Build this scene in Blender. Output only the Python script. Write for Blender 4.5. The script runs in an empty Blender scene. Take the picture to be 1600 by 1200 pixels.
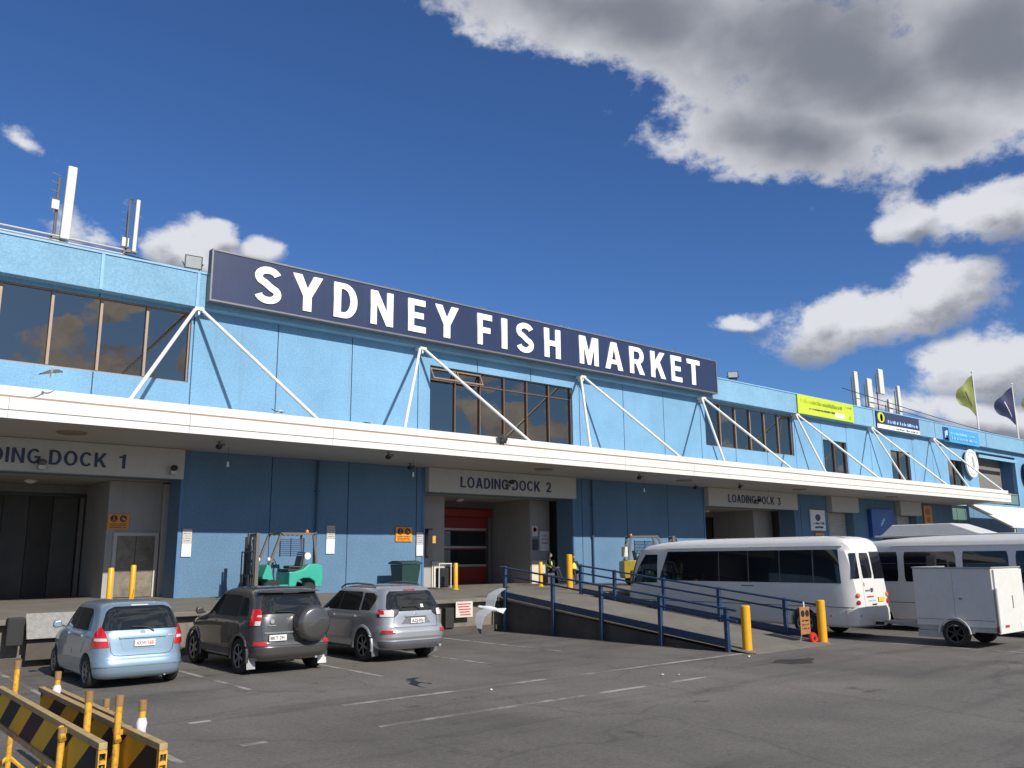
import bpy, bmesh, math, random
from mathutils import Vector, Matrix
random.seed(7)
S = bpy.context.scene
COL = S.collection
rad = math.radians

# ------------------------------------------------------------------ camera
CAM_H = 2.3
def cam_axes(y, p, r):
    f = Vector((math.sin(y)*math.cos(p), math.cos(y)*math.cos(p), math.sin(p)))
    rt = Vector((math.cos(y), -math.sin(y), 0)); u = rt.cross(f)
    return rt*math.cos(r)+u*math.sin(r), -rt*math.sin(r)+u*math.cos(r), f
cr, cu, cf = cam_axes(0.699338, 0.199455, -0.0088323)
cam = bpy.data.cameras.new('camera'); co = bpy.data.objects.new('camera', cam); COL.objects.link(co)
cam.sensor_width = 36; cam.lens = 1340/1600*36; cam.clip_start = 0.1; cam.clip_end = 2000
co.matrix_world = Matrix(((cr.x, cu.x, -cf.x, 0), (cr.y, cu.y, -cf.y, 0), (cr.z, cu.z, -cf.z, CAM_H), (0, 0, 0, 1)))
S.camera = co

# ------------------------------------------------------------------ light and exposure
S.view_settings.view_transform = 'Standard'; S.view_settings.look = 'None'
S.view_settings.gamma = 1; S.view_settings.use_curve_mapping = False
S.view_settings.exposure = 0.18
SUN_DIR = Vector((-0.03, 1.0, -0.67)).normalized()      # direction the light travels
sl = bpy.data.lights.new('sun', 'SUN'); sl.energy = 5.0; sl.angle = rad(0.53); sl.color = (1.0, 0.95, 0.87)
so = bpy.data.objects.new('sun', sl); COL.objects.link(so)
so.rotation_euler = SUN_DIR.to_track_quat('-Z', 'Y').to_euler(); so.location = (0, -20, 40)
SUN_EL = math.asin(-SUN_DIR.z)

# ------------------------------------------------------------------ world: sky with clouds
W = bpy.data.worlds.new('World'); S.world = W; W.use_nodes = True
def build_world():
    nt = W.node_tree; nt.nodes.clear(); N = nt.nodes.new; L = nt.links.new
    def math_(tree, op, a, b=None, c=None, clamp=False):
        n = tree.nodes.new('ShaderNodeMath'); n.operation = op; n.use_clamp = clamp
        for i, v in enumerate((a, b, c)):
            if v is None: continue
            if isinstance(v, (int, float)): n.inputs[i].default_value = v
            else: tree.links.new(v, n.inputs[i])
        return n.outputs[0]
    heavy_blobs = [(0.853,0.601,0.275,0.062,-0.235,1.00),(1.086,0.530,0.235,0.101,-0.247,1.00),(1.270,0.500,0.150,0.085,-0.252,1.00),
      (1.043,0.456,0.130,0.055,-0.334,1.00),(1.184,0.431,0.110,0.034,-0.114,0.90)]
    light_blobs = [(1.235,0.343,0.072,0.037,-0.02,0.95),(1.160,0.352,0.034,0.026,-0.161,0.85),(1.109,0.250,0.105,0.037,0.108,0.95),(1.17,0.268,0.05,0.036,0.1,0.92),(1.06,0.252,0.05,0.028,0.1,0.8),
      (0.975,0.259,0.036,0.010,-0.163,0.50),(1.228,0.192,0.09,0.042,0.121,0.95),(1.209,0.132,0.115,0.022,-0.242,0.80),
      (1.138,0.146,0.087,0.012,-0.230,0.60),(0.319,0.334,0.062,0.026,-0.202,0.85),(0.345,0.350,0.030,0.018,-0.1,0.8),(0.400,0.337,0.029,0.016,-0.083,0.60),
      (0.227,0.336,0.037,0.015,-0.219,0.36),(0.153,0.419,0.028,0.012,-0.439,0.34),(0.266,0.372,0.022,0.006,-0.392,0.28)]
    def field(name, blobs):
        g = bpy.data.node_groups.new(name, 'ShaderNodeTree')
        g.interface.new_socket('UV', in_out='INPUT', socket_type='NodeSocketVector')
        g.interface.new_socket('D', in_out='OUTPUT', socket_type='NodeSocketFloat')
        gi = g.nodes.new('NodeGroupInput'); go = g.nodes.new('NodeGroupOutput')
        cur = None
        for (a, e, ra, re, ro, s) in blobs:
            mp = g.nodes.new('ShaderNodeMapping'); mp.vector_type = 'TEXTURE'
            mp.inputs['Location'].default_value = (a, e, 0); mp.inputs['Rotation'].default_value = (0, 0, ro)
            mp.inputs['Scale'].default_value = (ra, re, 1)
            g.links.new(gi.outputs[0], mp.inputs['Vector'])
            ln = g.nodes.new('ShaderNodeVectorMath'); ln.operation = 'LENGTH'; g.links.new(mp.outputs[0], ln.inputs[0])
            d = math_(g, 'SUBTRACT', s, math_(g, 'MULTIPLY', ln.outputs['Value'], s*0.85 if s > .7 else s))
            cur = d if cur is None else math_(g, 'SMOOTH_MAX', cur, d, 0.10)
        g.links.new(cur, go.inputs[0]); return g
    gh, gl = field('heavy_cloud_field', heavy_blobs), field('light_cloud_field', light_blobs)
    def use(g, vec):
        n = N('ShaderNodeGroup'); n.node_tree = g; L(vec, n.inputs[0]); return n.outputs[0]
    tc = N('ShaderNodeTexCoord'); sep = N('ShaderNodeSeparateXYZ'); L(tc.outputs['Generated'], sep.inputs[0])
    az = math_(nt, 'ARCTAN2', sep.outputs[0], sep.outputs[1]); el = math_(nt, 'ARCSINE', sep.outputs[2])
    cmb = N('ShaderNodeCombineXYZ'); L(az, cmb.inputs[0]); L(el, cmb.inputs[1])
    def noise(vec, scale, detail, rough, dist=0.0, w=(1, 1, 1)):
        m = N('ShaderNodeMapping'); m.inputs['Scale'].default_value = w; L(vec, m.inputs[0])
        n = N('ShaderNodeTexNoise'); n.inputs['Scale'].default_value = scale; n.inputs['Detail'].default_value = detail
        n.inputs['Roughness'].default_value = rough; n.inputs['Distortion'].default_value = dist
        L(m.outputs[0], n.inputs['Vector']); return n
    n1 = noise(tc.outputs['Generated'], 9, 3, .5, 0.0)
    wv = N('ShaderNodeVectorMath'); wv.operation = 'MULTIPLY_ADD'; L(n1.outputs['Color'], wv.inputs[0])
    wv.inputs[1].default_value = (.07, .05, 0); wv.inputs[2].default_value = (-.035, -.025, 0)
    ad = N('ShaderNodeVectorMath'); ad.operation = 'ADD'; L(cmb.outputs[0], ad.inputs[0]); L(wv.outputs[0], ad.inputs[1])
    H1, L1 = use(gh, ad.outputs[0]), use(gl, ad.outputs[0])
    up = N('ShaderNodeVectorMath'); up.operation = 'ADD'; L(ad.outputs[0], up.inputs[0]); up.inputs[1].default_value = (-.006, .016, 0)
    L2 = use(gl, up.outputs[0])
    fb = noise(tc.outputs['Generated'], 13, 8, .55, .1, (1, 1, 1.5))
    fine = noise(tc.outputs['Generated'], 48, 7, .66, .2, (1, 1, 1.3))
    f = math_(nt, 'MULTIPLY', math_(nt, 'SUBTRACT', fb.outputs[0], .5), 1.5)
    f2 = math_(nt, 'MULTIPLY', math_(nt, 'SUBTRACT', fine.outputs[0], .5), .6)
    ff = math_(nt, 'ADD', f, f2)
    D = math_(nt, 'ADD', math_(nt, 'MAXIMUM', H1, L1), ff)
    # the rest of the sky (behind the viewer) carries scattered clouds too
    bn = noise(tc.outputs['Generated'], 8.5, 9, .58, .4, (1, 1, 1.7))
    back = N('ShaderNodeMapRange'); L(sep.outputs[1], back.inputs[0])
    back.inputs[1].default_value = .12; back.inputs[2].default_value = -.1; back.inputs[3].default_value = -4.0; back.inputs[4].default_value = 0.0
    Db = math_(nt, 'ADD', math_(nt, 'MULTIPLY', math_(nt, 'SUBTRACT', bn.outputs[0], .472), 6.5), back.outputs[0])
    Dall = math_(nt, 'MAXIMUM', D, Db)
    cov = N('ShaderNodeMapRange'); cov.interpolation_type = 'SMOOTHSTEP'; L(Dall, cov.inputs[0])
    cov.inputs[1].default_value = -.02; cov.inputs[2].default_value = .38; cov.inputs[4].default_value = .97
    def sstep(v, a, b_, hi=1.0):
        n = N('ShaderNodeMapRange'); n.interpolation_type = 'SMOOTHSTEP'; L(v, n.inputs[0]); n.inputs[1].default_value = a; n.inputs[2].default_value = b_; n.inputs[4].default_value = hi; return n.outputs[0]
    lf = noise(tc.outputs['Generated'], 6, 3, .45, .3, (1, 1, 1.6))
    hn = math_(nt, 'ADD', math_(nt, 'MULTIPLY', f, .40), math_(nt, 'MULTIPLY', math_(nt, 'SUBTRACT', lf.outputs[0], .5), 1.2))
    hsh = sstep(math_(nt, 'ADD', H1, hn), -.12, 1.0, .95)
    lsh = sstep(math_(nt, 'ADD', math_(nt, 'SUBTRACT', L2, L1), math_(nt, 'MULTIPLY', ff, .8)), -.22, .55, .9)
    bsh = sstep(Db, 1.1, 3.4, .75)
    shd_o = math_(nt, 'MAXIMUM', math_(nt, 'MAXIMUM', hsh, lsh), bsh)
    cc = N('ShaderNodeMix'); cc.data_type = 'RGBA'; L(shd_o, cc.inputs[0])
    cc.inputs[6].default_value = (.66, .67, .71, 1); cc.inputs[7].default_value = (.165, .18, .22, 1)
    sky = N('ShaderNodeTexSky'); sky.sky_type = 'NISHITA'; sky.sun_disc = False
    sky.sun_elevation = SUN_EL; sky.sun_rotation = math.atan2(-SUN_DIR.x, -SUN_DIR.y)
    sky.air_density = 1.0; sky.dust_density = .3; sky.ozone_density = 3.0
    sk = N('ShaderNodeMix'); sk.data_type = 'RGBA'; sk.blend_type = 'MULTIPLY'; sk.inputs[0].default_value = 1
    L(sky.outputs[0], sk.inputs[6]); sk.inputs[7].default_value = (.041, .062, .094, 1)
    mix = N('ShaderNodeMix'); mix.data_type = 'RGBA'; L(cov.outputs[0], mix.inputs[0]); L(sk.outputs[2], mix.inputs[6]); L(cc.outputs[2], mix.inputs[7])
    bg = N('ShaderNodeBackground'); L(mix.outputs[2], bg.inputs[0]); bg.inputs[1].default_value = 1.0
    out = N('ShaderNodeOutputWorld'); L(bg.outputs[0], out.inputs[0])
build_world()

# ------------------------------------------------------------------ materials
MATS = {}
def mat(name, col, rough=.6, metal=0.0, var=.12, vscale=3.0, bump=0.0, bscale=60.0, coat=0.0, streak=0.0, spec=None, dirt=0.0, dirtcol=(.06, .05, .04), emit=None, sub=None):
    if name in MATS: return MATS[name]
    m = bpy.data.materials.new(name); m.use_nodes = True; nt = m.node_tree; N = nt.nodes.new; L = nt.links.new
    b = nt.nodes['Principled BSDF']; b.inputs['Roughness'].default_value = rough; b.inputs['Metallic'].default_value = metal
    if coat: b.inputs['Coat Weight'].default_value = coat; b.inputs['Coat Roughness'].default_value = .04
    if spec is not None: b.inputs['Specular IOR Level'].default_value = spec
    tc = N('ShaderNodeTexCoord')
    n = N('ShaderNodeTexNoise'); n.inputs['Scale'].default_value = vscale; n.inputs['Detail'].default_value = 7; n.inputs['Roughness'].default_value = .6
    L(tc.outputs['Object'], n.inputs['Vector'])
    mr = N('ShaderNodeMapRange'); L(n.outputs[0], mr.inputs[0]); mr.inputs[1].default_value = .25; mr.inputs[2].default_value = .75
    mr.inputs[3].default_value = 1-var; mr.inputs[4].default_value = 1+var*.6
    mx = N('ShaderNodeMix'); mx.data_type = 'RGBA'; mx.blend_type = 'MULTIPLY'; mx.inputs[0].default_value = 1
    mx.inputs[6].default_value = (*col, 1); L(mr.outputs[0], mx.inputs[7]); last = mx.outputs[2]
    if streak:
        mp = N('ShaderNodeMapping'); mp.inputs['Scale'].default_value = (2.2, 2.2, .12); L(tc.outputs['Object'], mp.inputs[0])
        n2 = N('ShaderNodeTexNoise'); n2.inputs['Scale'].default_value = 2.5; n2.inputs['Detail'].default_value = 8; n2.inputs['Roughness'].default_value = .7; L(mp.outputs[0], n2.inputs['Vector'])
        r2 = N('ShaderNodeMapRange'); L(n2.outputs[0], r2.inputs[0]); r2.inputs[1].default_value = .52; r2.inputs[2].default_value = .75; r2.inputs[3].default_value = 0; r2.inputs[4].default_value = streak
        m2 = N('ShaderNodeMix'); m2.data_type = 'RGBA'; L(r2.outputs[0], m2.inputs[0]); L(last, m2.inputs[6]); m2.inputs[7].default_value = (*dirtcol, 1); last = m2.outputs[2]
    if dirt:
        n3 = N('ShaderNodeTexNoise'); n3.inputs['Scale'].default_value = vscale*2.3; n3.inputs['Detail'].default_value = 9; n3.inputs['Roughness'].default_value = .72; L(tc.outputs['Object'], n3.inputs['Vector'])
        r3 = N('ShaderNodeMapRange'); L(n3.outputs[0], r3.inputs[0]); r3.inputs[1].default_value = .5; r3.inputs[2].default_value = .68; r3.inputs[3].default_value = 0; r3.inputs[4].default_value = dirt
        m3 = N('ShaderNodeMix'); m3.data_type = 'RGBA'; L(r3.outputs[0], m3.inputs[0]); L(last, m3.inputs[6]); m3.inputs[7].default_value = (*dirtcol, 1); last = m3.outputs[2]
    L(last, b.inputs['Base Color'])
    if bump:
        n4 = N('ShaderNodeTexNoise'); n4.inputs['Scale'].default_value = bscale; n4.inputs['Detail'].default_value = 4; L(tc.outputs['Object'], n4.inputs['Vector'])
        bp = N('ShaderNodeBump'); bp.inputs['Strength'].default_value = bump; bp.inputs['Distance'].default_value = .03; L(n4.outputs[0], bp.inputs['Height']); L(bp.outputs[0], b.inputs['Normal'])
    if emit: b.inputs['Emission Color'].default_value = (*emit[:3], 1); b.inputs['Emission Strength'].default_value = emit[3]
    MATS[name] = m; return m

def stripe_mat(name, c1, c2, period, axes=(0, 1, 1), dirt=.3):
    m = bpy.data.materials.new(name); m.use_nodes = True; nt = m.node_tree; N = nt.nodes.new; L = nt.links.new
    b = nt.nodes['Principled BSDF']; b.inputs['Roughness'].default_value = .75
    tc = N('ShaderNodeTexCoord'); dt = N('ShaderNodeVectorMath'); dt.operation = 'DOT_PRODUCT'; L(tc.outputs['Object'], dt.inputs[0]); dt.inputs[1].default_value = axes
    def M(op, a, bb):
        n = N('ShaderNodeMath'); n.operation = op
        if isinstance(a, (int, float)): n.inputs[0].default_value = a
        else: L(a, n.inputs[0])
        n.inputs[1].default_value = bb; return n.outputs[0]
    fr = M('GREATER_THAN', M('FRACT', M('DIVIDE', dt.outputs['Value'], period), 0), .5)
    mx = N('ShaderNodeMix'); mx.data_type = 'RGBA'; L(fr, mx.inputs[0]); mx.inputs[6].default_value = (*c1, 1); mx.inputs[7].default_value = (*c2, 1)
    n = N('ShaderNodeTexNoise'); n.inputs['Scale'].default_value = 5; n.inputs['Detail'].default_value = 9; n.inputs['Roughness'].default_value = .7; L(tc.outputs['Object'], n.inputs['Vector'])
    mr = N('ShaderNodeMapRange'); L(n.outputs[0], mr.inputs[0]); mr.inputs[1].default_value = .45; mr.inputs[2].default_value = .75; mr.inputs[3].default_value = 0; mr.inputs[4].default_value = dirt
    m2 = N('ShaderNodeMix'); m2.data_type = 'RGBA'; L(mr.outputs[0], m2.inputs[0]); L(mx.outputs[2], m2.inputs[6]); m2.inputs[7].default_value = (.10, .07, .04, 1)
    L(m2.outputs[2], b.inputs['Base Color']); MATS[name] = m; return m

def asphalt():
    m = bpy.data.materials.new('asphalt'); m.use_nodes = True; nt = m.node_tree; N = nt.nodes.new; L = nt.links.new
    b = nt.nodes['Principled BSDF']; b.inputs['Roughness'].default_value = .82; b.inputs['Specular IOR Level'].default_value = .35
    tc = N('ShaderNodeTexCoord')
    def noise(s, d, r, w=(1, 1, 1), dist=0):
        mp = N('ShaderNodeMapping'); mp.inputs['Scale'].default_value = w; L(tc.outputs['Object'], mp.inputs[0])
        n = N('ShaderNodeTexNoise'); n.inputs['Scale'].default_value = s; n.inputs['Detail'].default_value = d; n.inputs['Roughness'].default_value = r; n.inputs['Distortion'].default_value = dist
        L(mp.outputs[0], n.inputs['Vector']); return n.outputs[0]
    def rng(i, a, bb, c, d, sm=False):
        r = N('ShaderNodeMapRange'); L(i, r.inputs[0])
        if sm: r.interpolation_type = 'SMOOTHSTEP'
        for k, v in enumerate((a, bb, c, d)): r.inputs[k+1].default_value = v
        return r.outputs[0]
    def mul(a, bb):
        n = N('ShaderNodeMath'); n.operation = 'MULTIPLY'; L(a, n.inputs[0]); L(bb, n.inputs[1]); return n.outputs[0]
    big = rng(noise(.16, 5, .6), .3, .7, .72, 1.22)
    mid = rng(noise(.9, 6, .62, (1, .35, 1)), .3, .7, .86, 1.12)
    fin = rng(noise(14, 5, .7), .3, .7, .76, 1.22)
    grit = rng(noise(60, 3, .6), .3, .7, .65, 1.35)
    track = rng(noise(.55, 6, .6, (.25, 1.6, 1)), .50, .66, 1.0, .74, True)
    oil = rng(noise(.8, 8, .72), .60, .70, 1.0, .50, True)
    # long cracks and patch seams
    mp = N('ShaderNodeMapping'); mp.inputs['Rotation'].default_value = (0, 0, .35); L(tc.outputs['Object'], mp.inputs[0])
    nw = N('ShaderNodeTexNoise'); nw.inputs['Scale'].default_value = .8; nw.inputs['Detail'].default_value = 6; L(mp.outputs[0], nw.inputs['Vector'])
    va = N('ShaderNodeVectorMath'); va.operation = 'MULTIPLY_ADD'; L(nw.outputs['Color'], va.inputs[0]); va.inputs[1].default_value = (1.3, 1.3, 0); L(mp.outputs[0], va.inputs[2])
    vo = N('ShaderNodeTexVoronoi'); vo.feature = 'DISTANCE_TO_EDGE'; vo.inputs['Scale'].default_value = .22; L(va.outputs[0], vo.inputs['Vector'])
    crk = rng(vo.outputs['Distance'], 0.0, .009, .80, 1.0)
    tot = mul(mul(mul(mul(big, mid), mul(fin, grit)), mul(track, oil)), crk)
    mx = N('ShaderNodeMix'); mx.data_type = 'RGBA'; mx.blend_type = 'MULTIPLY'; mx.inputs[0].default_value = 1
    mx.inputs[6].default_value = (.134, .124, .110, 1); L(tot, mx.inputs[7])
    # bird droppings: tiny white specks
    sp = N('ShaderNodeTexVoronoi'); sp.inputs['Scale'].default_value = .9; L(tc.outputs['Object'], sp.inputs['Vector'])
    spk = rng(sp.outputs['Distance'], .02, .035, .35, 0.0)
    m2 = N('ShaderNodeMix'); m2.data_type = 'RGBA'; L(spk, m2.inputs[0]); L(mx.outputs[2], m2.inputs[6]); m2.inputs[7].default_value = (.45, .45, .43, 1)
    L(m2.outputs[2], b.inputs['Base Color'])
    bp = N('ShaderNodeBump'); bp.inputs['Strength'].default_value = .35; bp.inputs['Distance'].default_value = .01; L(noise(90, 4, .7), bp.inputs['Height']); L(bp.outputs[0], b.inputs['Normal'])
    return m

def line_paint():
    m = bpy.data.materials.new('worn_line_paint'); m.use_nodes = True; nt = m.node_tree; N = nt.nodes.new; L = nt.links.new
    b = nt.nodes['Principled BSDF']; b.inputs['Roughness'].default_value = .7
    tc = N('ShaderNodeTexCoord')
    n = N('ShaderNodeTexNoise'); n.inputs['Scale'].default_value = 3.0; n.inputs['Detail'].default_value = 10; n.inputs['Roughness'].default_value = .8; L(tc.outputs['Object'], n.inputs['Vector'])
    n2 = N('ShaderNodeTexNoise'); n2.inputs['Scale'].default_value = .9; n2.inputs['Detail'].default_value = 3; L(tc.outputs['Object'], n2.inputs['Vector'])
    a = N('ShaderNodeMath'); a.operation = 'MULTIPLY_ADD'; L(n2.outputs[0], a.inputs[0]); a.inputs[1].default_value = 1.2; L(n.outputs[0], a.inputs[2])
    r = N('ShaderNodeMapRange'); L(a.outputs[0], r.inputs[0]); r.inputs[1].default_value = .98; r.inputs[2].default_value = 1.17
    mx = N('ShaderNodeMix'); mx.data_type = 'RGBA'; L(r.outputs[0], mx.inputs[0]); mx.inputs[6].default_value = (.31, .295, .27, 1); mx.inputs[7].default_value = (.125, .115, .10, 1)
    L(mx.outputs[2], b.inputs['Base Color']); return m

def wall_blue(name, col, stain=.42):
    """rough-cast painted precast concrete: fine pebble speckle, soft blotches, run-down stains"""
    m = bpy.data.materials.new(name); m.use_nodes = True; nt = m.node_tree; N = nt.nodes.new; L = nt.links.new
    b = nt.nodes['Principled BSDF']; b.inputs['Roughness'].default_value = .75; b.inputs['Specular IOR Level'].default_value = .3
    tc = N('ShaderNodeTexCoord')
    def noise(s, d, r, w=(1, 1, 1)):
        mp = N('ShaderNodeMapping'); mp.inputs['Scale'].default_value = w; L(tc.outputs['Object'], mp.inputs[0])
        n = N('ShaderNodeTexNoise'); n.inputs['Scale'].default_value = s; n.inputs['Detail'].default_value = d; n.inputs['Roughness'].default_value = r
        L(mp.outputs[0], n.inputs['Vector']); return n.outputs[0]
    def rng(i, a, bb, c, d):
        r = N('ShaderNodeMapRange'); L(i, r.inputs[0])
        for k, v in enumerate((a, bb, c, d)): r.inputs[k+1].default_value = v
        return r.outputs[0]
    def mul(a, bb):
        n = N('ShaderNodeMath'); n.operation = 'MULTIPLY'; L(a, n.inputs[0]); L(bb, n.inputs[1]); return n.outputs[0]
    spk = rng(noise(16, 4, .75), .3, .7, .80, 1.18)
    blot = rng(noise(.55, 6, .6), .3, .7, .9, 1.08)
    pan = rng(noise(.3, 1, .5, (1, 1, .1)), .3, .7, .94, 1.06)
    mx = N('ShaderNodeMix'); mx.data_type = 'RGBA'; mx.blend_type = 'MULTIPLY'; mx.inputs[0].default_value = 1
    mx.inputs[6].default_value = (*col, 1); L(mul(mul(spk, blot), pan), mx.inputs[7])
    st = rng(noise(2.2, 8, .7, (1.4, 1.4, .08)), .55, .78, 0, stain)
    m2 = N('ShaderNodeMix'); m2.data_type = 'RGBA'; L(st, m2.inputs[0]); L(mx.outputs[2], m2.inputs[6]); m2.inputs[7].default_value = (col[0]*.5+.03, col[1]*.5+.02, col[2]*.45, 1)
    fl = rng(noise(1.4, 9, .75), .62, .74, 0, .4)
    m3 = N('ShaderNodeMix'); m3.data_type = 'RGBA'; L(fl, m3.inputs[0]); L(m2.outputs[2], m3.inputs[6]); m3.inputs[7].default_value = (min(1, col[0]*1.6), min(1, col[1]*1.25), col[2]*1.1, 1)
    L(m3.outputs[2], b.inputs['Base Color'])
    bp = N('ShaderNodeBump'); bp.inputs['Strength'].default_value = .5; bp.inputs['Distance'].default_value = .02; L(noise(22, 4, .7), bp.inputs['Height']); L(bp.outputs[0], b.inputs['Normal'])
    MATS[name] = m; return m

def glass_mat(name, col, rough=.03, ior=1.9, wave=.02, wscale=1.2):
    m = bpy.data.materials.new(name); m.use_nodes = True; nt = m.node_tree; N = nt.nodes.new; L = nt.links.new
    b = nt.nodes['Principled BSDF']; b.inputs['Base Color'].default_value = (*col, 1); b.inputs['Roughness'].default_value = rough; b.inputs['IOR'].default_value = ior
    if name == 'tinted_window': b.inputs['Metallic'].default_value = 1.0; b.inputs['Base Color'].default_value = (.25, .212, .170, 1)
    tc = N('ShaderNodeTexCoord'); n = N('ShaderNodeTexNoise'); n.inputs['Scale'].default_value = wscale; n.inputs['Detail'].default_value = 2; L(tc.outputs['Object'], n.inputs['Vector'])
    bp = N('ShaderNodeBump'); bp.inputs['Strength'].default_value = 1; bp.inputs['Distance'].default_value = wave; L(n.outputs[0], bp.inputs['Height']); L(bp.outputs[0], b.inputs['Normal'])
    MATS[name] = m; return m

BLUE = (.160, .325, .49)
M = dict(
    asphalt=asphalt(), line=line_paint(),
    wall=wall_blue('blue_roughcast', BLUE), band=wall_blue('blue_roughcast_band', (.18, .345, .485), .3), trim=mat('blue_trim_paint', (.19, .39, .56), .5, streak=.15),
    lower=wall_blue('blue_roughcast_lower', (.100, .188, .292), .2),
    jamb=mat('dark_blue_paint', (.07, .17, .33), .5, streak=.2), gap=mat('joint_sealant', (.04, .08, .13), .8),
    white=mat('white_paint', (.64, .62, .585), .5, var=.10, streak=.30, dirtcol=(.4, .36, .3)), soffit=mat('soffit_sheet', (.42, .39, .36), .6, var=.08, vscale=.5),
    whitemetal=mat('white_gloss_steel', (.68, .67, .64), .4, var=.04), steel=mat('galvanised_steel', (.45, .45, .44), .45, .6, dirt=.2),
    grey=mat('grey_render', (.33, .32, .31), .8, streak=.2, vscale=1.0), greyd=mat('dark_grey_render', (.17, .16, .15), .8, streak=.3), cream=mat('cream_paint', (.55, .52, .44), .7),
    navy=mat('navy_sign_face', (.018, .030, .080), .34, var=.15, vscale=.35, streak=.12, dirtcol=(.10, .10, .13)), silver=mat('silver_trim', (.17, .17, .175), .45, .3),
    letter=mat('white_lettering', (.86, .86, .84), .5, var=.03), dockletter=mat('navy_lettering', (.02, .035, .10), .5),
    signgrey=mat('light_sign_board', (.46, .44, .41), .6, var=.06, streak=.08), dark=mat('black_plastic', (.016, .016, .017), .45), black=mat('black_rubber', (.02, .02, .02), .8, var=.3, vscale=20),
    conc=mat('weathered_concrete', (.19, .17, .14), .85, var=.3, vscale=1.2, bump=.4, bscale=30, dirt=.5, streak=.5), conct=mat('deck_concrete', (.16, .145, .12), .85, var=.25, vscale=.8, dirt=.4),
    concd=mat('dark_concrete', (.075, .065, .055), .8, var=.4, vscale=1.5, dirt=.5, streak=.5), edge=mat('slab_edge_concrete', (.36, .31, .22), .8, var=.2, dirt=.3),  # concd: darker concrete tone for kerb, ramp side wall and leveller backing
    yellow=mat('safety_yellow', (.66, .34, .01), .4, var=.08, dirt=.12), rust=mat('rusty_yellow_steel', (.62, .34, .03), .6, var=.2, vscale=10, dirt=.8, dirtcol=(.16, .06, .02)),
    rail=mat('blue_rail_paint', (.015, .042, .10), .4, var=.15, dirt=.25, dirtcol=(.10, .12, .15)), orange=mat('orange_sign', (.75, .26, .015), .45, var=.08),
    red=mat('red_door_fabric', (.25, .014, .010), .55, streak=.25), redp=mat('red_paint', (.5, .03, .02), .4), redlens=mat('red_lens', (.50, .008, .008), .12, coat=1.0, var=.05), clearlens=mat('clear_lens', (.62, .58, .56), .1, coat=1.0),
    orangelens=mat('orange_lens', (.70, .16, .02), .15, coat=1.0), curtain=mat('soiled_door_leaf', (.030, .024, .019), .55, var=.5, vscale=1.3, dirt=.5, dirtcol=(.02, .016, .012), streak=.6),
    leaf=mat('scuffed_flap_door', (.20, .17, .13), .45, var=.5, vscale=2.5, dirt=.6), bronze=mat('bronze_frame', (.16, .10, .07), .45, .4), alu=mat('brown_aluminium', (.26, .19, .14), .5, .3),
    lime=mat('lime_banner', (.47, .56, .03), .5, var=.05), cyan=mat('cyan_banner', (.05, .30, .62), .5), lightblue=mat('pale_blue_print', (.35, .62, .85), .5),
    bluesign=mat('blue_sign', (.02, .10, .42), .4, vscale=.6, var=.4), olive=mat('olive_print', (.30, .38, .03), .5), white2=mat('printed_white', (.75, .75, .73), .5),
    binm=mat('dark_green_bin', (.015, .045, .04), .45), teal=mat('teal_forklift_paint', (.035, .34, .25), .35, coat=.4, dirt=.12), fgrey=mat('forklift_frame_grey', (.12, .11, .10), .5, dirt=.2),
    yel2=mat('forklift_yellow', (.30, .21, .015), .35, dirt=.25), hiviz=mat('hi_vis_yellow', (.62, .85, .04), .6, emit=None), skin=mat('skin', (.35, .2, .14), .6), cloth=mat('dark_work_clothes', (.025, .03, .045), .9),
    hair=mat('dark_hair', (.015, .012, .01), .7), jazz=mat('pale_blue_metallic', (.27, .38, .47), .34, .55, var=.02, coat=.8), ravp=mat('charcoal_metallic', (.088, .086, .084), .3, .55, var=.02, coat=.9),
    outp=mat('silver_metallic', (.42, .43, .455), .33, .6, var=.02, coat=.8), busp=mat('white_coach_paint', (.64, .63, .60), .3, var=.03, coat=.5, dirt=.06, dirtcol=(.3, .28, .25)), trail=mat('trailer_white', (.60, .59, .56), .4, var=.06, dirt=.15, dirtcol=(.35, .32, .3)),
    plate=mat('number_plate', (.70, .70, .64), .4, var=.03), platey=mat('yellow_plate', (.75, .48, .03), .4), plast=mat('grey_plastic', (.09, .09, .10), .5), gwhite=mat('gull_white', (.75, .74, .72), .7, var=.05), ggrey=mat('gull_grey', (.30, .31, .32), .7),
    tape=mat('white_tape', (.66, .62, .68), .5, var=.2, vscale=20), roofm=mat('roof_sheet', (.35, .35, .34), .6), antenna=mat('antenna_white', (.58, .57, .50), .5, var=.06, dirt=.1), flagg=mat('flag_green', (.24, .27, .07), .7, var=.2), flagn=mat('flag_navy', (.02, .03, .09), .7),
    alloy=mat('alloy_wheel', (.33, .33, .34), .35, .7), pipe=mat('pipe_blue_dark', (.03, .07, .14), .5), floodlens=mat('flood_lens', (.34, .36, .33), .08, coat=1), lampglass=mat('lamp_glass', (.75, .75, .7), .1, coat=1),
    glasscar=glass_mat('car_glass', (.012, .014, .014), .03, 1.6, .0, 1), glassw=glass_mat('tinted_window', (.006, .005, .004), .015, 2.7, .0015, 1.2), glassbus=glass_mat('coach_glass', (.008, .009, .012), .03, 1.55, .0, 1),
    strips=mat('shopfront_glass', (.10, .19, .17), .2), redtext=mat('red_script', (.5, .05, .05), .5), mesh=mat('worn_steel_mesh', (.20, .195, .185), .6, .2, var=.3, vscale=12, dirt=.4), wood=mat('worn_rail_paint', (.42, .30, .13), .7, var=.3, vscale=8, dirt=.7, dirtcol=(.22, .16, .10)), rusty=mat('rust_brown', (.26, .15, .05), .8, dirt=.4), puddle=mat('dark_wet_patch', (.035, .030, .026), .6, var=.4),
)
M['barrier'] = stripe_mat('hazard_stripes', (.72, .42, .015), (.008, .009, .012), .70, (0, .72, 1.25), .09)

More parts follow.
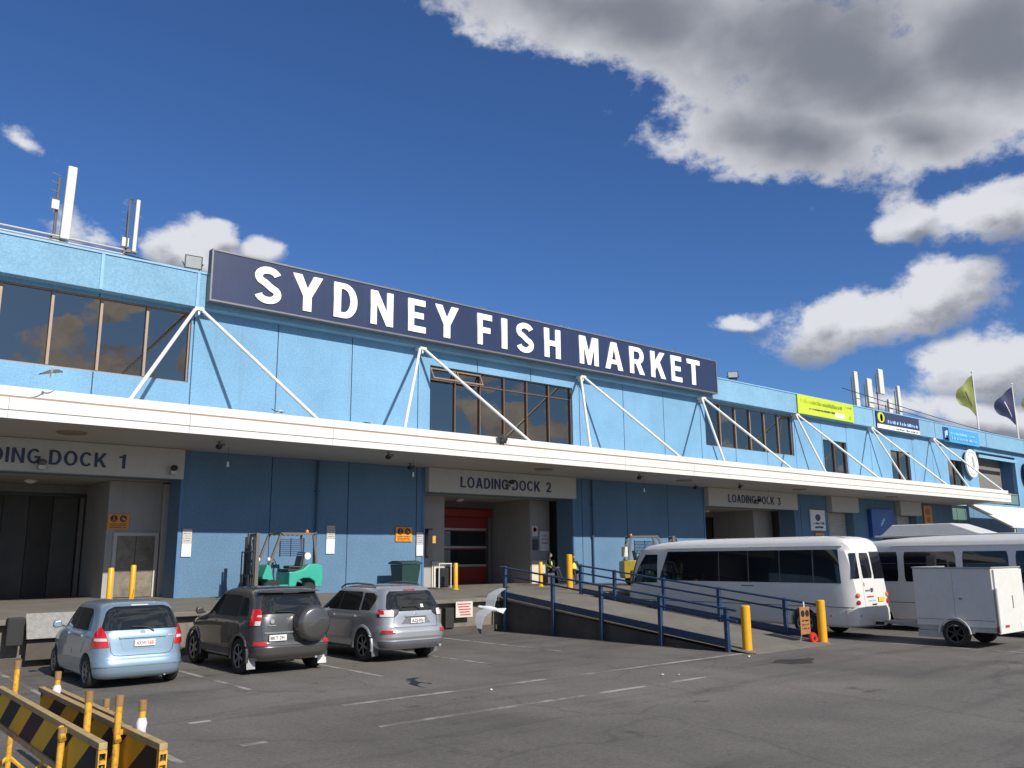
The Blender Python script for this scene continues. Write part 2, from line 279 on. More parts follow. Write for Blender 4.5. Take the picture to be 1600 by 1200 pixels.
# ------------------------------------------------------------------ mesh helpers
class MB:
    def __init__(s): s.v = []; s.f = []; s.mi = []; s.ms = []
    def m(s, mt):
        if mt not in s.ms: s.ms.append(mt)
        return s.ms.index(mt)
    def add(s, vs, fs, mt):
        o = len(s.v); s.v += [tuple(v) for v in vs]; k = s.m(mt)
        for f in fs: s.f.append([i+o for i in f]); s.mi.append(k)
    def box(s, x0, x1, y0, y1, z0, z1, mt):
        vs = [(x, y, z) for x in (x0, x1) for y in (y0, y1) for z in (z0, z1)]
        s.add(vs, [(0, 1, 3, 2), (4, 6, 7, 5), (0, 4, 5, 1), (2, 3, 7, 6), (0, 2, 6, 4), (1, 5, 7, 3)], mt); return s
    def prism(s, poly, d0, d1, axis, mt):
        n = len(poly)
        def P(p, d): return (d, p[0], p[1]) if axis == 'x' else ((p[0], d, p[1]) if axis == 'y' else (p[0], p[1], d))
        vs = [P(p, d0) for p in poly]+[P(p, d1) for p in poly]
        fs = [list(range(n))[::-1], list(range(n, 2*n))]+[(i, (i+1) % n, n+(i+1) % n, n+i) for i in range(n)]
        s.add(vs, fs, mt); return s
    def tube(s, pts, r, mt, n=8, r2=None, square=False):
        pts = [Vector(p) for p in pts]; rings = []
        if square: n = 4
        for i, p in enumerate(pts):
            d = (pts[min(i+1, len(pts)-1)]-pts[max(i-1, 0)]).normalized()
            a = Vector((0, 0, 1)) if abs(d.z) < .9 else Vector((0, 1, 0))
            u = d.cross(a).normalized(); w = u.cross(d)
            rr = r if r2 is None else r+(r2-r)*i/(len(pts)-1)
            o = math.pi/4 if square else 0
            if square: rr *= 1.414
            rings.append([p+u*math.cos(2*math.pi*k/n+o)*rr+w*math.sin(2*math.pi*k/n+o)*rr for k in range(n)])
        vs = [q for r_ in rings for q in r_]; fs = []
        for i in range(len(pts)-1):
            for k in range(n): fs.append((i*n+k, i*n+(k+1) % n, (i+1)*n+(k+1) % n, (i+1)*n+k))
        fs.append(list(range(n))[::-1]); fs.append([(len(pts)-1)*n+k for k in range(n)])
        s.add(vs, fs, mt); return s
    def lathe(s, prof, c, axis, mt, n=24):
        """prof: (radius, position along axis)"""
        vs = []; c = Vector(c)
        for (r, h) in prof:
            for k in range(n):
                a = 2*math.pi*k/n; u, w = math.cos(a)*r, math.sin(a)*r
                vs.append(c+(Vector((h, u, w)) if axis == 'x' else Vector((u, h, w)) if axis == 'y' else Vector((u, w, h))))
        fs = [(i*n+k, i*n+(k+1) % n, (i+1)*n+(k+1) % n, (i+1)*n+k) for i in range(len(prof)-1) for k in range(n)]
        if prof[0][0] > 1e-4: fs.append(list(range(n)))
        if prof[-1][0] > 1e-4: fs.append([(len(prof)-1)*n+k for k in range(n)])
        s.add(vs, fs, mt); return s
    def ball(s, c, rx, ry, rz, mt, n=12):
        vs = []; fs = []; c = Vector(c)
        for i in range(n+1):
            t = math.pi*i/n
            for k in range(n): a = 2*math.pi*k/n; vs.append(c+Vector((rx*math.sin(t)*math.cos(a), ry*math.sin(t)*math.sin(a), rz*math.cos(t))))
        for i in range(n):
            for k in range(n): fs.append((i*n+k, i*n+(k+1) % n, (i+1)*n+(k+1) % n, (i+1)*n+k))
        s.add(vs, fs, mt); return s
    def build(s, name, parent=None, smooth=False, bevel=0, seg=2, org=None, merge=False):
        me = bpy.data.meshes.new(name); o = bpy.data.objects.new(name, me); COL.objects.link(o)
        og = Vector(ORG.get(parent.name, (0, 0, 0))) if parent else Vector(org or (0, 0, 0))
        me.from_pydata([tuple(Vector(v)-og) for v in s.v], [], s.f)
        for mt in s.ms: me.materials.append(M[mt] if isinstance(mt, str) else mt)
        me.polygons.foreach_set('material_index', s.mi)
        bm = bmesh.new(); bm.from_mesh(me)
        if merge: bmesh.ops.remove_doubles(bm, verts=bm.verts, dist=1e-5)
        bmesh.ops.recalc_face_normals(bm, faces=bm.faces); bm.to_mesh(me); bm.free()
        if smooth:
            me.polygons.foreach_set('use_smooth', [True]*len(me.polygons))
            try: me.set_sharp_from_angle(angle=rad(40))
            except Exception: pass
        if bevel:
            b = o.modifiers.new('bevel', 'BEVEL'); b.width = bevel; b.segments = seg; b.limit_method = 'ANGLE'; b.angle_limit = rad(40)
        if parent: o.parent = parent; ORG[o.name] = tuple(og)
        else: o.location = og; ORG[o.name] = tuple(og)
        return o
ORG = {}
def tag(o, label=None, cat=None, group=None, kind=None):
    if label: o['label'] = label
    if cat: o['category'] = cat
    if group: o['group'] = group
    if kind: o['kind'] = kind
    return o
def thing(name, label, cat, loc=(0, 0, 0), group=None):
    o = bpy.data.objects.new(name, None); COL.objects.link(o); o.location = loc; ORG[o.name] = tuple(loc); o.empty_display_size = .2
    return tag(o, label, cat, group)
def copy_tree(o, parent=None):
    c = o.copy(); COL.objects.link(c); ORG[c.name] = ORG.get(o.name, (0, 0, 0))
    if parent: c.parent = parent
    for ch in list(o.children): copy_tree(ch, c)
    return c
def box(name, parent, x0, x1, y0, y1, z0, z1, mt, bevel=0, **k):
    return MB().box(x0, x1, y0, y1, z0, z1, mt).build(name, parent, bevel=bevel, **k)

def outline_mesh(name, splines, mt, parent, x0, z0, sx, sz, y, depth, org=None):
    """flat glyph outlines (list of closed point lists) extruded along y; mesh object"""
    cu = bpy.data.curves.new(name, 'CURVE'); cu.dimensions = '2D'; cu.fill_mode = 'BOTH'; cu.extrude = depth/2
    for sp in splines:
        s = cu.splines.new('POLY'); s.points.add(len(sp)-1); s.use_cyclic_u = True
        for i, p in enumerate(sp): s.points[i].co = (p[0]*sx, p[1]*sz, 0, 1)
    return curve_to_mesh(cu, name, mt, parent, x0, z0, y, org)
def curve_to_mesh(cu, name, mt, parent, x0, z0, y, org=None, rotz=0.0):
    tmp = bpy.data.objects.new('tmp', cu); COL.objects.link(tmp)
    dg = bpy.context.evaluated_depsgraph_get(); me = bpy.data.meshes.new_from_object(tmp.evaluated_get(dg))
    bpy.data.objects.remove(tmp)
    og = Vector(ORG.get(parent.name)) if parent else Vector(org or (0, 0, 0))
    cz, sz = math.cos(rotz), math.sin(rotz)
    for v in me.vertices:
        a, b, c = v.co; v.co = Vector((x0+a*cz+c*sz, y+a*sz-c*cz, z0+b))-og
    me.materials.clear(); me.materials.append(M[mt])
    o = bpy.data.objects.new(name, me); COL.objects.link(o)
    if parent: o.parent = parent
    else: o.location = og
    ORG[o.name] = tuple(og); return o
def text_mesh(txt, name, mt, parent, xc, z0, y, h, width=None, bold=.0, depth=.01, rotz=0.0, align='CENTER'):
    cu = bpy.data.curves.new(name, 'FONT'); cu.body = txt; cu.size = h/.73; cu.extrude = depth/2; cu.offset = bold*h; cu.align_x = align
    if width:
        tmp = bpy.data.objects.new('tmp', cu); COL.objects.link(tmp); bpy.context.view_layer.update(); w = tmp.dimensions.x; bpy.data.objects.remove(tmp)
        if w > 0:
            k = width/w
            cu.space_character = 1.0
            o = curve_to_mesh(cu, name, mt, parent, 0, z0, y, rotz=0)
            og = Vector(ORG[o.name])
            for v in o.data.vertices:
                p = v.co+og; a = p.x*k; p2 = Vector((xc+a*math.cos(rotz), p.y+a*math.sin(rotz), p.z)); v.co = p2-og
            return o
    return curve_to_mesh(cu, name, mt, parent, xc, z0, y, rotz=rotz)

# ================================================================== SETTING
g = MB(); g.box(-250, 350, -200, 400, -1, 0, 'asphalt')
tag(g.build('ground'), kind='structure')
def mark(x0, x1, y0, y1, z=.004):
    o = MB(); 
    o.box(x0, x1, y0, y1, .0005, z, 'line'); tag(o.build('road_marking'), kind='structure')
for x, ya, yb in ((3.85, 10.6, 21.9), (6.8, 15.5, 21.8), (9.5, 15.4, 21.8), (12.3, 15.2, 21.8), (15.2, 16.3, 21.8), (22.68, 8.2, 21), (26.4, 8.2, 21), (30.2, 8.2, 21)): mark(x-.05, x+.05, ya, yb)
for xa, xb, y in ((6.7, 14.3, 10.93), (7.2, 17.9, 12.84), (4.75, 5.1, 11.04), (4.8, 5.12, 13.0)): mark(xa, xb, y-.05, y+.05)
pd = MB()
pts = [(17.4+.62*math.cos(a)*(1+.25*math.sin(3*a+1)), 11.12+.36*math.sin(a)*(1+.2*math.cos(4*a))) for a in [i*2*math.pi/40 for i in range(40)]]
pd.prism(pts, .0005, .006, 'z', 'puddle')
mh = pd.build('drain_cover', org=(17.4, 11.1, 0)); tag(mh, 'dark wet drain cover sunk in the asphalt in front of the ramp foot', 'drain cover')

# ---- loading platform
DZ = 1.05; W0 = 30.0
lp = thing('loading_platform', 'raised concrete loading platform running along the front of the blue building', 'platform', (14, 26, 0))
b = MB(); b.box(-14, 110, 22.25, 36.0, 0.0, DZ-.12, 'conc'); b.build('wall', lp)
b = MB(); b.box(-14, 110, 22.0, 36.4, DZ-.12, DZ, 'conct'); b.build('deck', lp, bevel=.02)
b = MB(); b.box(-14, 17.9, 22.10, 22.248, .0, .2, 'concd'); b.build('kerb', lp)
for x in (10.3, 14.3):
    b = MB()
    for dx in (0, 1.5): box('rubber_bumper', lp, x+dx, x+dx+.32, 22.02, 22.246, .2, .8, 'black', .02)
# dock leveller near the left
dl = thing('dock_leveller', 'perforated steel dock leveller plate on the platform face left of the light blue hatchback', 'dock leveller', (4.7, 21.9, 0))
b = MB(); b.prism([(21.75, .62), (21.99, 1.13), (21.99, 1.17), (21.70, .64)], 4.36, 5.6, 'x', 'mesh')
for i in range(9): b.tube([(4.36+.14*i+.06, 21.80, .70), (4.36+.14*i+.06, 21.95, 1.08)], .012, 'dark', 6)
b.build('plate', dl); box('backing', dl, 4.4, 5.6, 21.86, 21.99, .18, .60, 'concd')
for x in (3.98, 5.75): box('bumper', dl, x, x+.34, 21.80, 21.99, .5, 1.1, 'black', .03)
sg = thing('warning_plate', 'faded red and white notice plate on the platform face beside the ramp', 'sign', (16.4, 22.24, .7))
box('plate', sg, 16.15, 16.8, 21.975, 21.998, .5, .97, 'cream')
b = MB()
for i in range(5): b.box(16.2+.03*i, 16.72-.04*(i % 2), 21.968, 21.974, .88-.08*i, .915-.08*i, 'redtext')
b.build('print', sg)

# ---- ramp
RS = .110
def rz(y): return max(0.01, (y-12.45)*RS)
rp = thing('ramp', 'concrete ramp with dark side walls rising to the loading platform', 'ramp', (19.7, 17, 0))
b = MB(); b.prism([(12.5, .012), (21.99, rz(21.99)), (21.99, rz(21.99)-.10), (12.5, 0.001)], 18.0, 21.4, 'x', 'conct'); b.build('slab', rp)
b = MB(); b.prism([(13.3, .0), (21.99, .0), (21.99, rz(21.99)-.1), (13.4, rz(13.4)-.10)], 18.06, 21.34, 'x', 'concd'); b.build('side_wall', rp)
b = MB(); b.prism([(12.6, rz(12.6)-.005), (21.98, rz(21.98)-.005), (21.98, rz(21.98)-.06), (12.6, .002)], 17.975, 17.999, 'x', 'edge'); b.build('slab_edge', rp)
def railing(x, label, ys, post_in):
    r = thing('handrail', label, 'railing', (x, 17, 0), 'blue handrails on the ramp')
    for y in ys:
        b = MB(); z0 = 0.0 if post_in == 0 else rz(y)-.1
        b.box(x-.05, x+.05, y-.05, y+.05, z0, 1.0+(y-13)*.113+.04, 'rail'); b.build('post', r, bevel=.008)
    for dz, r_ in ((0, .03), (-.25, .028)):
        b = MB(); b.tube([(x-.07, 12.9, .99+dz), (x-.07, 21.9, 1.0+8.9*.113+dz)], r_, 'rail', 10); b.build('rail', r, smooth=True)
    b = MB(); b.prism([(13.2, rz(13.2)+.02), (21.95, rz(21.95)+.02), (21.95, rz(21.95)+.2), (13.2, rz(13.2)+.2)], x-.015, x+.045, 'x', 'rail'); b.build('kerb_channel', r)
    return r
railing(17.93, 'blue handrail on the near side of the ramp, its posts standing on asphalt', (21.75, 19.5, 17.5, 15.35, 13.26), 0)
railing(21.47, 'blue steel handrail on the far side of the ramp next to the white bus', (13.9, 16.1, 18.2, 20.3, 21.9), 0)

# ================================================================== BUILDING
bd = thing('market_building', 'long light blue roughcast two storey market building with tinted windows', 'building', (14, 30, 0))
JX = [10.4+3.2*i for i in range(-8, 31)]
ZT = 11.12
def clear(x0, x1, blocks):      # z intervals of solid wall on a strip given openings
    out = [(6.06, ZT)]
    for (a, b_, z0, z1) in blocks:
        if a < (x0+x1)/2 < b_:
            n = []
            for (c, d) in out:
                if z0 > c: n.append((c, min(z0, d)))
                if z1 < d: n.append((max(z1, c), d))
            out = n
    return [i for i in out if i[1]-i[0] > .01]
WINS = [(-14.0, 10.3, 8.43, 11.0, 'wide'), (20.62, 29.12, 7.0, 10.5, 'mid'), (39.62, 48.6, 8.45, 11.0, 'wide'), (52.1, 55.1, 7.0, 9.8, 'small'), (61.3, 64.2, 7.0, 9.75, 'small'), (70.6, 73.4, 7.0, 9.7, 'small')]
BALC = (76.2, 84.4, 6.4, 10.7)
blocks = [w[:4] for w in WINS]+[BALC]
xs = sorted(set(JX+[w[0] for w in WINS]+[w[1] for w in WINS]+[BALC[0], BALC[1]]))
xs = [x for x in xs if -15.3 <= x <= 108]
w = MB()
for a, c in zip(xs[:-1], xs[1:]):
    ga = .02 if any(abs(a-j) < 1e-6 for j in JX) else 0; gc = .02 if any(abs(c-j) < 1e-6 for j in JX) else 0
    for z0, z1 in clear(a, c, [(q[0], q[1], q[2], q[3]) for q in blocks]): w.box(a+ga, c-gc, W0, W0+.3, z0, z1, 'wall')
w.build('upper_wall', bd)
w = MB()
for x in JX:
    if x < -15 or x > 106: continue
    for z0, z1 in clear(x-.02, x+.02, [(q[0]-.05, q[1]+.05, q[2], q[3]) for q in blocks]): w.box(x-.02, x+.02, W0+.035, W0+.2, z0, z1, 'gap')
w.build('panel_joint', bd)
# parapet band
w = MB(); w.box(-15.2, 108.0, 29.6, 30.4, ZT, 12.36, 'band'); w.box(-15.2, 108.0, 29.56, 30.45, 12.362, 12.44, 'trim'); w.build('parapet', bd, bevel=.01)
for x in [10.4-3.2*i-.1 for i in range(0, 8)]:
    box('parapet_rib', bd, x-.05, x+.05, 29.555, 29.598, ZT+.01, 12.355, 'trim')
for x in [48.8, 58.4, 68.0, 77.6, 86.0]:
    box('parapet_joint', bd, x-.03, x+.03, 29.592, 29.599, ZT+.01, 12.355, 'gap')
# roof and rear
w = MB(); w.box(-15.2, 108, 30.45, 62, 11.7, 12.0, 'roofm'); w.box(-15.2, 108, 61.7, 62, 0, 11.7, 'wall'); w.box(-15.5, -15.2, 30, 62, 0, 12, 'wall'); w.box(108, 108.3, 30, 62, 0, 12, 'wall'); w.build('roof', bd)
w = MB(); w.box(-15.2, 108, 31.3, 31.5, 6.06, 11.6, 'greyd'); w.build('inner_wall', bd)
# windows
def window(x0, x1, z0, z1, kind):
    fm = MB(); cm = 'alu' if kind == 'wide' else 'bronze'; y = W0+.10
    t = .05
    fm.box(x0, x1, y, y+.12, z1-t, z1, cm); fm.box(x0, x1, y, y+.12, z0, z0+t, cm); fm.box(x0, x0+t, y, y+.12, z0+t, z1-t, cm); fm.box(x1-t, x1, y, y+.12, z0+t, z1-t, cm)
    mull = []
    if kind == 'wide':
        x = x1-1.49
        while x > x0+.4: mull.append(x); x -= 1.49
    elif kind == 'mid': mull = [x0+1.4*i for i in range(1, 6)]
    else: mull = [(x0+x1)/2]
    for q in mull: fm.box(q-.045 if kind == 'wide' else q-.03, q+.045 if kind == 'wide' else q+.03, y-.02, y+.12, z0+t, z1-t, cm)
    if kind == 'mid': fm.box(x0+t, x1-t, y+.01, y+.11, z1-.62, z1-.57, cm)
    fr = fm.build('window_frame', bd, bevel=.006)
    ed = [x0+t]+sorted(mull)+[x1-t]
    for a, c in zip(ed[:-1], ed[1:]):
        gp = MB(); tx = random.uniform(-.012, .012); tz = random.uniform(-.008, .008)   # each pane is set very slightly off true
        vs = []
        for yy in (0, .02):
            for (X, Z) in ((a, z0+t), (c, z0+t), (c, z1-t), (a, z1-t)):
                vs.append((X, y+.07+yy+tx*(X-(a+c)/2)+tz*(Z-(z0+z1)/2), Z))
        gp.add(vs, [(0, 1, 2, 3), (7, 6, 5, 4), (0, 4, 5, 1), (1, 5, 6, 2), (2, 6, 7, 3), (3, 7, 4, 0)], 'glassw'); gp.build('window_pane', fr)
    if kind == 'mid':
        for i in range(2):      # the two open top sashes
            a = x0+.06+1.4*i; s_ = MB()
            for seg in ((a, a+.05, 0, 1), (a+1.28, a+1.33, 0, 1), (a+.05, a+1.28, 0, .12), (a+.05, a+1.28, .88, 1)):
                vs = []
                for (X, T) in ((seg[0], seg[2]), (seg[1], seg[2]), (seg[1], seg[3]), (seg[0], seg[3])):
                    vs.append((X, y-.30+.28*T, z1-.60+.52*T)); 
                for (X, T) in ((seg[0], seg[2]), (seg[1], seg[2]), (seg[1], seg[3]), (seg[0], seg[3])):
                    vs.append((X, y-.26+.28*T, z1-.62+.52*T))
                s_.add(vs, [(0, 1, 2, 3), (7, 6, 5, 4), (0, 4, 5, 1), (1, 5, 6, 2), (2, 6, 7, 3), (3, 7, 4, 0)], 'alu')
            s_.build('open_sash', fr)
for q in WINS: window(*q)
# dark head strip over the wide windows (underside of band)
# balcony opening at the right end
w = MB(); w.box(BALC[0], BALC[1], 33, 33.2, 6.4, 10.7, 'greyd'); w.box(BALC[0], BALC[1], W0+.3, 33, 10.7, 10.8, 'greyd'); w.box(BALC[1], BALC[1]+.2, W0+.3, 33, 6.4, 10.7, 'jamb'); w.build('balcony_recess', bd)
w = MB(); w.box(BALC[0]+.1, BALC[1]-.1, W0+.05, W0+.1, 7.35, 7.42, 'steel'); w.box(BALC[0]+.1, BALC[1]-.1, W0+.06, W0+.09, 6.5, 7.3, 'strips'); w.box(BALC[0]+.1, BALC[1]-.1, W0-.2, W0-.05, 10.2, 10.45, 'trim'); w.build('balcony_railing', bd)
# ---- ground floor walls
OPEN = [(1.0, 10.3), (20.4, 28.95), (39.15, 48.05)]
w = MB()
solid = [(-15.2, 1.0), (10.3, 20.4), (28.95, 39.15), (48.05, 52.0), (55.2, 61.3), (64.3, 70.5), (73.6, 108.0)]
for a, c in solid:
    w = MB(); js = [a]+[j for j in JX if a+.1 < j < c-.1]+[c]
    for p, q in zip(js[:-1], js[1:]):
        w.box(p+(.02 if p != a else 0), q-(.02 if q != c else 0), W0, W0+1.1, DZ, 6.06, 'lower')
    w.build('lower_wall', bd)
w = MB()
for a, c in solid:
    for j in JX:
        if a+.1 < j < c-.1: w.box(j-.02, j+.02, W0+.03, W0+.9, DZ, 6.06, 'gap')
w.build('lower_panel_joint', bd)
for x in (10.3, 28.97, 20.28, 48.07, 39.03):
    box('corner_strip', bd, x, x+.1, W0-.03, W0-.002, DZ, 6.0, 'jamb')
w = MB()
for (x0, x1) in OPEN: box('lintel', bd, x0, x1, W0+.0, W0+1.1, 5.05, 6.06, 'lower')
for (x0, x1, z0) in ((52, 55.2, 5.05), (61.3, 64.3, 5.05), (70.5, 73.6, 5.9)): box('lintel', bd, x0, x1, W0+.3, W0+1.1, z0, 6.06, 'grey')
# recessed bays
def bay(x0, x1, px, kind):
    """x0..x1 opening, px = left edge of the right hand pier"""
    w = MB(); xi = x1+1.35; xl = x0-.4
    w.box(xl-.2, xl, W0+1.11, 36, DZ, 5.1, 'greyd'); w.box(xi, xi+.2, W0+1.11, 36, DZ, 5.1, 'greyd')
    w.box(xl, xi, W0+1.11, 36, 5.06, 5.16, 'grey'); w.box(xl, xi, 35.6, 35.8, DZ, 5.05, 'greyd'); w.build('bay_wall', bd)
    w = MB(); w.box(xl, x0+2.45, 32.0, 35.1, DZ, 5.05, 'grey'); w.build('pier', bd); w = MB()
    pw = 1.28 if kind == 2 else 1.8 if kind == 1 else 2.0
    w.box(px, px+pw, 32.0, 35.1, DZ, 5.05, 'grey'); w.build('pier', bd)
    if kind == 2:
        box('pier_sun_patch', bd, px+.02, px+pw+.25, 31.93, 31.995, DZ, 2.15, 'cream'); box('pier_sun_patch', bd, x0+1.75, x0+2.43, 31.93, 31.995, DZ, 2.15, 'cream')  # cream slabs paint in the sunlight on the lower piers
    w = MB(); w.box(x0+2.45, px, 34.9, 35.1, 4.75, 5.05, 'greyd'); w.build('door_head', bd)
    return x0+2.45, px
# dock 1: folding dark doors
a, c = bay(1.0, 10.3, 8.56, 1)
dr = MB()
n = 6
for i in range(n):
    xa = a+(c-a-.25)*i/n; xb = a+(c-a-.25)*(i+1)/n; k = .12 if i % 2 else 0
    dr.add([(xa+.01, 35.0+k, DZ), (xb-.01, 35.12-k, DZ), (xb-.01, 35.12-k, 4.7), (xa+.01, 35.0+k, 4.7), (xa+.01, 35.06+k, DZ), (xb-.01, 35.18-k, DZ), (xb-.01, 35.18-k, 4.7), (xa+.01, 35.06+k, 4.7)],
           [(0, 1, 2, 3), (7, 6, 5, 4), (0, 4, 5, 1), (1, 5, 6, 2), (2, 6, 7, 3), (3, 7, 4, 0)], 'curtain')
fd = dr.build('folding_door', bd); box('door_rail', fd, a, c, 34.88, 34.98, 4.62, 4.74, 'dark'); box('door_post', fd, c-.22, c-.08, 34.85, 35.1, DZ, 4.6, 'fgrey')
# flap door in the pier
fdr = MB(); 
for q in ((8.79, 8.91, DZ, 3.27), (10.19, 10.31, DZ, 3.27), (8.91, 10.19, 3.15, 3.27)): fdr.box(q[0], q[1], 31.9, 31.995, q[2], q[3], 'signgrey')
fdf = fdr.build('flap_door', bd, bevel=.005)
box('door_leaf', fdf, 8.92, 9.53, 31.93, 31.97, DZ+.02, 3.14, 'leaf'); box('door_leaf', fdf, 9.56, 10.18, 31.93, 31.97, DZ+.02, 3.14, 'leaf')
box('door_post', bd, 10.37, 10.62, 31.8, 31.99, DZ, 5.0, 'signgrey')
# dock 2: red fabric door with silver bars
a, c = bay(20.4, 28.95, 28.0, 2)
rd = box('red_door', bd, a, c-.4, 35.0, 35.06, DZ, 4.55, 'red')
for z in (3.70, 2.82, 1.92): box('door_bar', rd, a, c-.4, 34.95, 34.998, z-.05, z+.05, 'steel')
for z in (2.87, 1.97): box('door_window', rd, a+.05, c-.45, 34.97, 34.999, z+.01, z+.72, 'glasscar')
box('roller_box', rd, a, c-.3, 34.6, 34.995, 4.3, 4.72, 'red', .06); box('door_guide', rd, c-.4, c-.2, 34.8, 35.2, DZ, 4.7, 'fgrey')
# dock 3
a, c = bay(39.15, 48.05, 46.65, 3)
box('dark_door', bd, a, c, 35.2, 35.3, DZ, 4.7, 'curtain')
# shutters of the small bays and shopfront
for (x0, x1, z1) in ((52.0, 55.2, 5.05), (61.3, 64.3, 5.05)):
    b = MB(); z = DZ
    while z < z1-.02: b.prism([(W0+.6, z), (W0+.56, z+.05), (W0+.6, z+.10), (W0+.64, z+.10), (W0+.64, z)], x0+.02, x1-.02, 'x', 'signgrey'); z += .105
    b.build('roller_shutter', bd)
b = MB(); b.box(70.5, 73.6, W0+.3, W0+.34, DZ, 5.88, 'strips')
for x in (70.52, 72.0, 73.5): b.box(x, x+.08, W0+.24, W0+.299, DZ, 5.88, 'steel')
b.build('shop_window', bd)
# ceiling lamps inside the bays
for x, y in ((6.3, 33.2), (24.6, 33.2), (43.5, 33.2)):
    b = MB(); b.lathe([(.0, 5.055), (.2, 5.05), (.22, 5.0), (.12, 4.93), (.0, 4.92)], (x, y, 0), 'z', 'lampglass'); b.build('bay_lamp', bd, smooth=True)

# conduits on the wall
for x, l in ((15.42, 'dark vertical conduit on the wall between dock 1 and dock 2 above the green forklift'), (30.22, 'dark vertical conduit on the blue wall just right of dock 2')):
    cpt = thing('conduit', l, 'pipe', (x, 29.9, DZ), 'dark conduits on the lower wall')
    MB().tube([(x, 29.9, DZ), (x, 29.9, 6.0)], .045, 'pipe', 8).build('pipe', cpt, smooth=True)
    for z in (1.6, 3.2, 4.8): box('bracket', cpt, x-.08, x+.08, 29.86, 29.998, z, z+.05, 'pipe')

# ================================================================== CANOPY
C0 = 25.8; CX1 = 70.9
cp = thing('canopy', 'long white flat canopy hung on white struts over the loading docks', 'canopy', (14, 28, 6))
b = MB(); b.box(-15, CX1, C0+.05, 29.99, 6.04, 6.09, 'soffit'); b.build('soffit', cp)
b = MB(); b.box(-15, CX1, C0+.4, 29.99, 6.30, 6.5, 'white'); b.box(-15, CX1, C0+.06, C0+.4, 6.55, 6.63, 'white'); b.build('top_sheet', cp)
b = MB(); b.box(-15, CX1, C0+.01, C0+.05, 6.04, 6.60, 'ggrey'); b.build('fascia_backing', cp)
random.seed(11); xx = -15
while xx < CX1-.1:
    xe = min(xx+4.8, CX1); b = MB(); j1, j2 = random.uniform(-.007, .007), random.uniform(-.006, .006)
    b.box(xx+.005, xe-.005, C0+j1-.004, C0+.009, 6.04, 6.26+j2, 'white'); b.box(xx+.004, xe-.004, C0-.035+j1, C0+.009, 6.268+j2, 6.60, 'white'); b.build('fascia', cp, bevel=.006); xx = xe
b = MB(); b.box(-15, CX1, C0+.12, C0+.17, 6.66, 6.93, 'white'); b.box(-15, CX1, C0-.02, C0+.16, 6.602, 6.658, 'alu'); b.build('gutter_edge', cp)
box('end_cap', cp, CX1+.002, CX1+.05, C0, 29.99, 6.04, 6.75, 'white')
for k in range(-2, 7):
    x = 10.4+9.6*k-.04*k
    for s_ in (-1, 1):
        b = MB(); b.tube([(x+s_*.06, 29.72, 11.12), (x+s_*3.1, C0+.35, 6.85)], .062, 'whitemetal', 10); b.build('strut', cp, smooth=True)
    b = MB(); b.box(x-.16, x+.16, 29.55, 29.97, 11.0, 11.115, 'whitemetal'); b.box(x-.03, x+.03, 29.6, 29.95, 10.85, 11.0, 'whitemetal'); b.build('strut_bracket', cp)
# second lower step beyond the end and the sloping awning
aw = thing('awning', 'white ribbed awning sloping down beyond the right end of the canopy', 'awning', (72, 26, 4))
b = MB()
def awp(u, v): # u along x 0..1, v down-slope 0..1
    return Vector((70.0+u*13.0, 28.6-v*3.0, 5.95-v*1.75))
for i in range(24):
    u0, u1 = i/24, (i+1)/24; um = (u0+u1)/2
    A, B_, C_, D_ = awp(u0, 0), awp(u0, 1), awp(um, 1)+Vector((0, -.02, .06)), awp(um, 0)+Vector((0, 0, .06))
    E_, F_ = awp(u1, 1), awp(u1, 0)
    b.add([A, B_, C_, D_, A-Vector((0, 0, .03)), B_-Vector((0, 0, .03)), C_-Vector((0, 0, .03)), D_-Vector((0, 0, .03))], [(0, 1, 2, 3), (7, 6, 5, 4)], 'white')
    b.add([D_, C_, E_, F_, D_-Vector((0, 0, .03)), C_-Vector((0, 0, .03)), E_-Vector((0, 0, .03)), F_-Vector((0, 0, .03))], [(0, 1, 2, 3), (7, 6, 5, 4)], 'signgrey')  # second face of each white rib in grey, shading put into the colour
b.build('ribbed_sheet', aw)
b = MB(); b.tube([awp(0, 0), awp(0, 1)], .06, 'white', 6, square=True); b.tube([awp(0, 1), awp(1, 1)], .06, 'white', 6, square=True); b.tube([awp(0, 0), awp(1, 0)], .08, 'white', 6, square=True); b.build('frame', aw)
for u in (0.05, .5, .95):
    b = MB(); p = awp(u, .97); b.tube([(p.x, p.y, 0 if p.y < 22 else DZ), (p.x, p.y, p.z-.05)], .05, 'whitemetal', 8); b.build('post', aw)

# ================================================================== MAIN SIGN
ms = thing('building_sign', 'long dark navy SYDNEY FISH MARKET sign with white block letters on the roof edge', 'sign', (25, 29.4, 11.3))
SX0, SX1, SZ0, SZ1 = 10.6, 39.93, 11.33, 13.27
box('panel', ms, SX0+.06, SX1-.06, 29.25, 29.55, SZ0+.06, SZ1-.06, 'navy')
b = MB(); b.box(SX0, SX1, 29.22, 29.555, SZ0, SZ0+.06, 'silver'); b.box(SX0, SX1, 29.22, 29.555, SZ1-.06, SZ1, 'silver'); b.box(SX0, SX0+.06, 29.22, 29.555, SZ0+.06, SZ1-.06, 'silver'); b.box(SX1-.06, SX1, 29.22, 29.555, SZ0+.06, SZ1-.06, 'silver'); b.build('frame', ms)
b = MB(); random.seed(3)
for i in range(46):     # bird spikes and weeds along the top
    x = SX0+.5+random.random()*28.5
    for j in range(3): b.tube([(x, 29.4, SZ1), (x+random.uniform(-.08, .08), 29.4+random.uniform(-.08, .08), SZ1+random.uniform(.04, .14))], .006, 'steel', 4)
b.build('bird_spikes', ms)
def arc(cx, cy, rx, ry, a0, a1, n=12):
    return [(cx+rx*math.cos(rad(a0+(a1-a0)*i/n)), cy+ry*math.sin(rad(a0+(a1-a0)*i/n))) for i in range(n+1)]
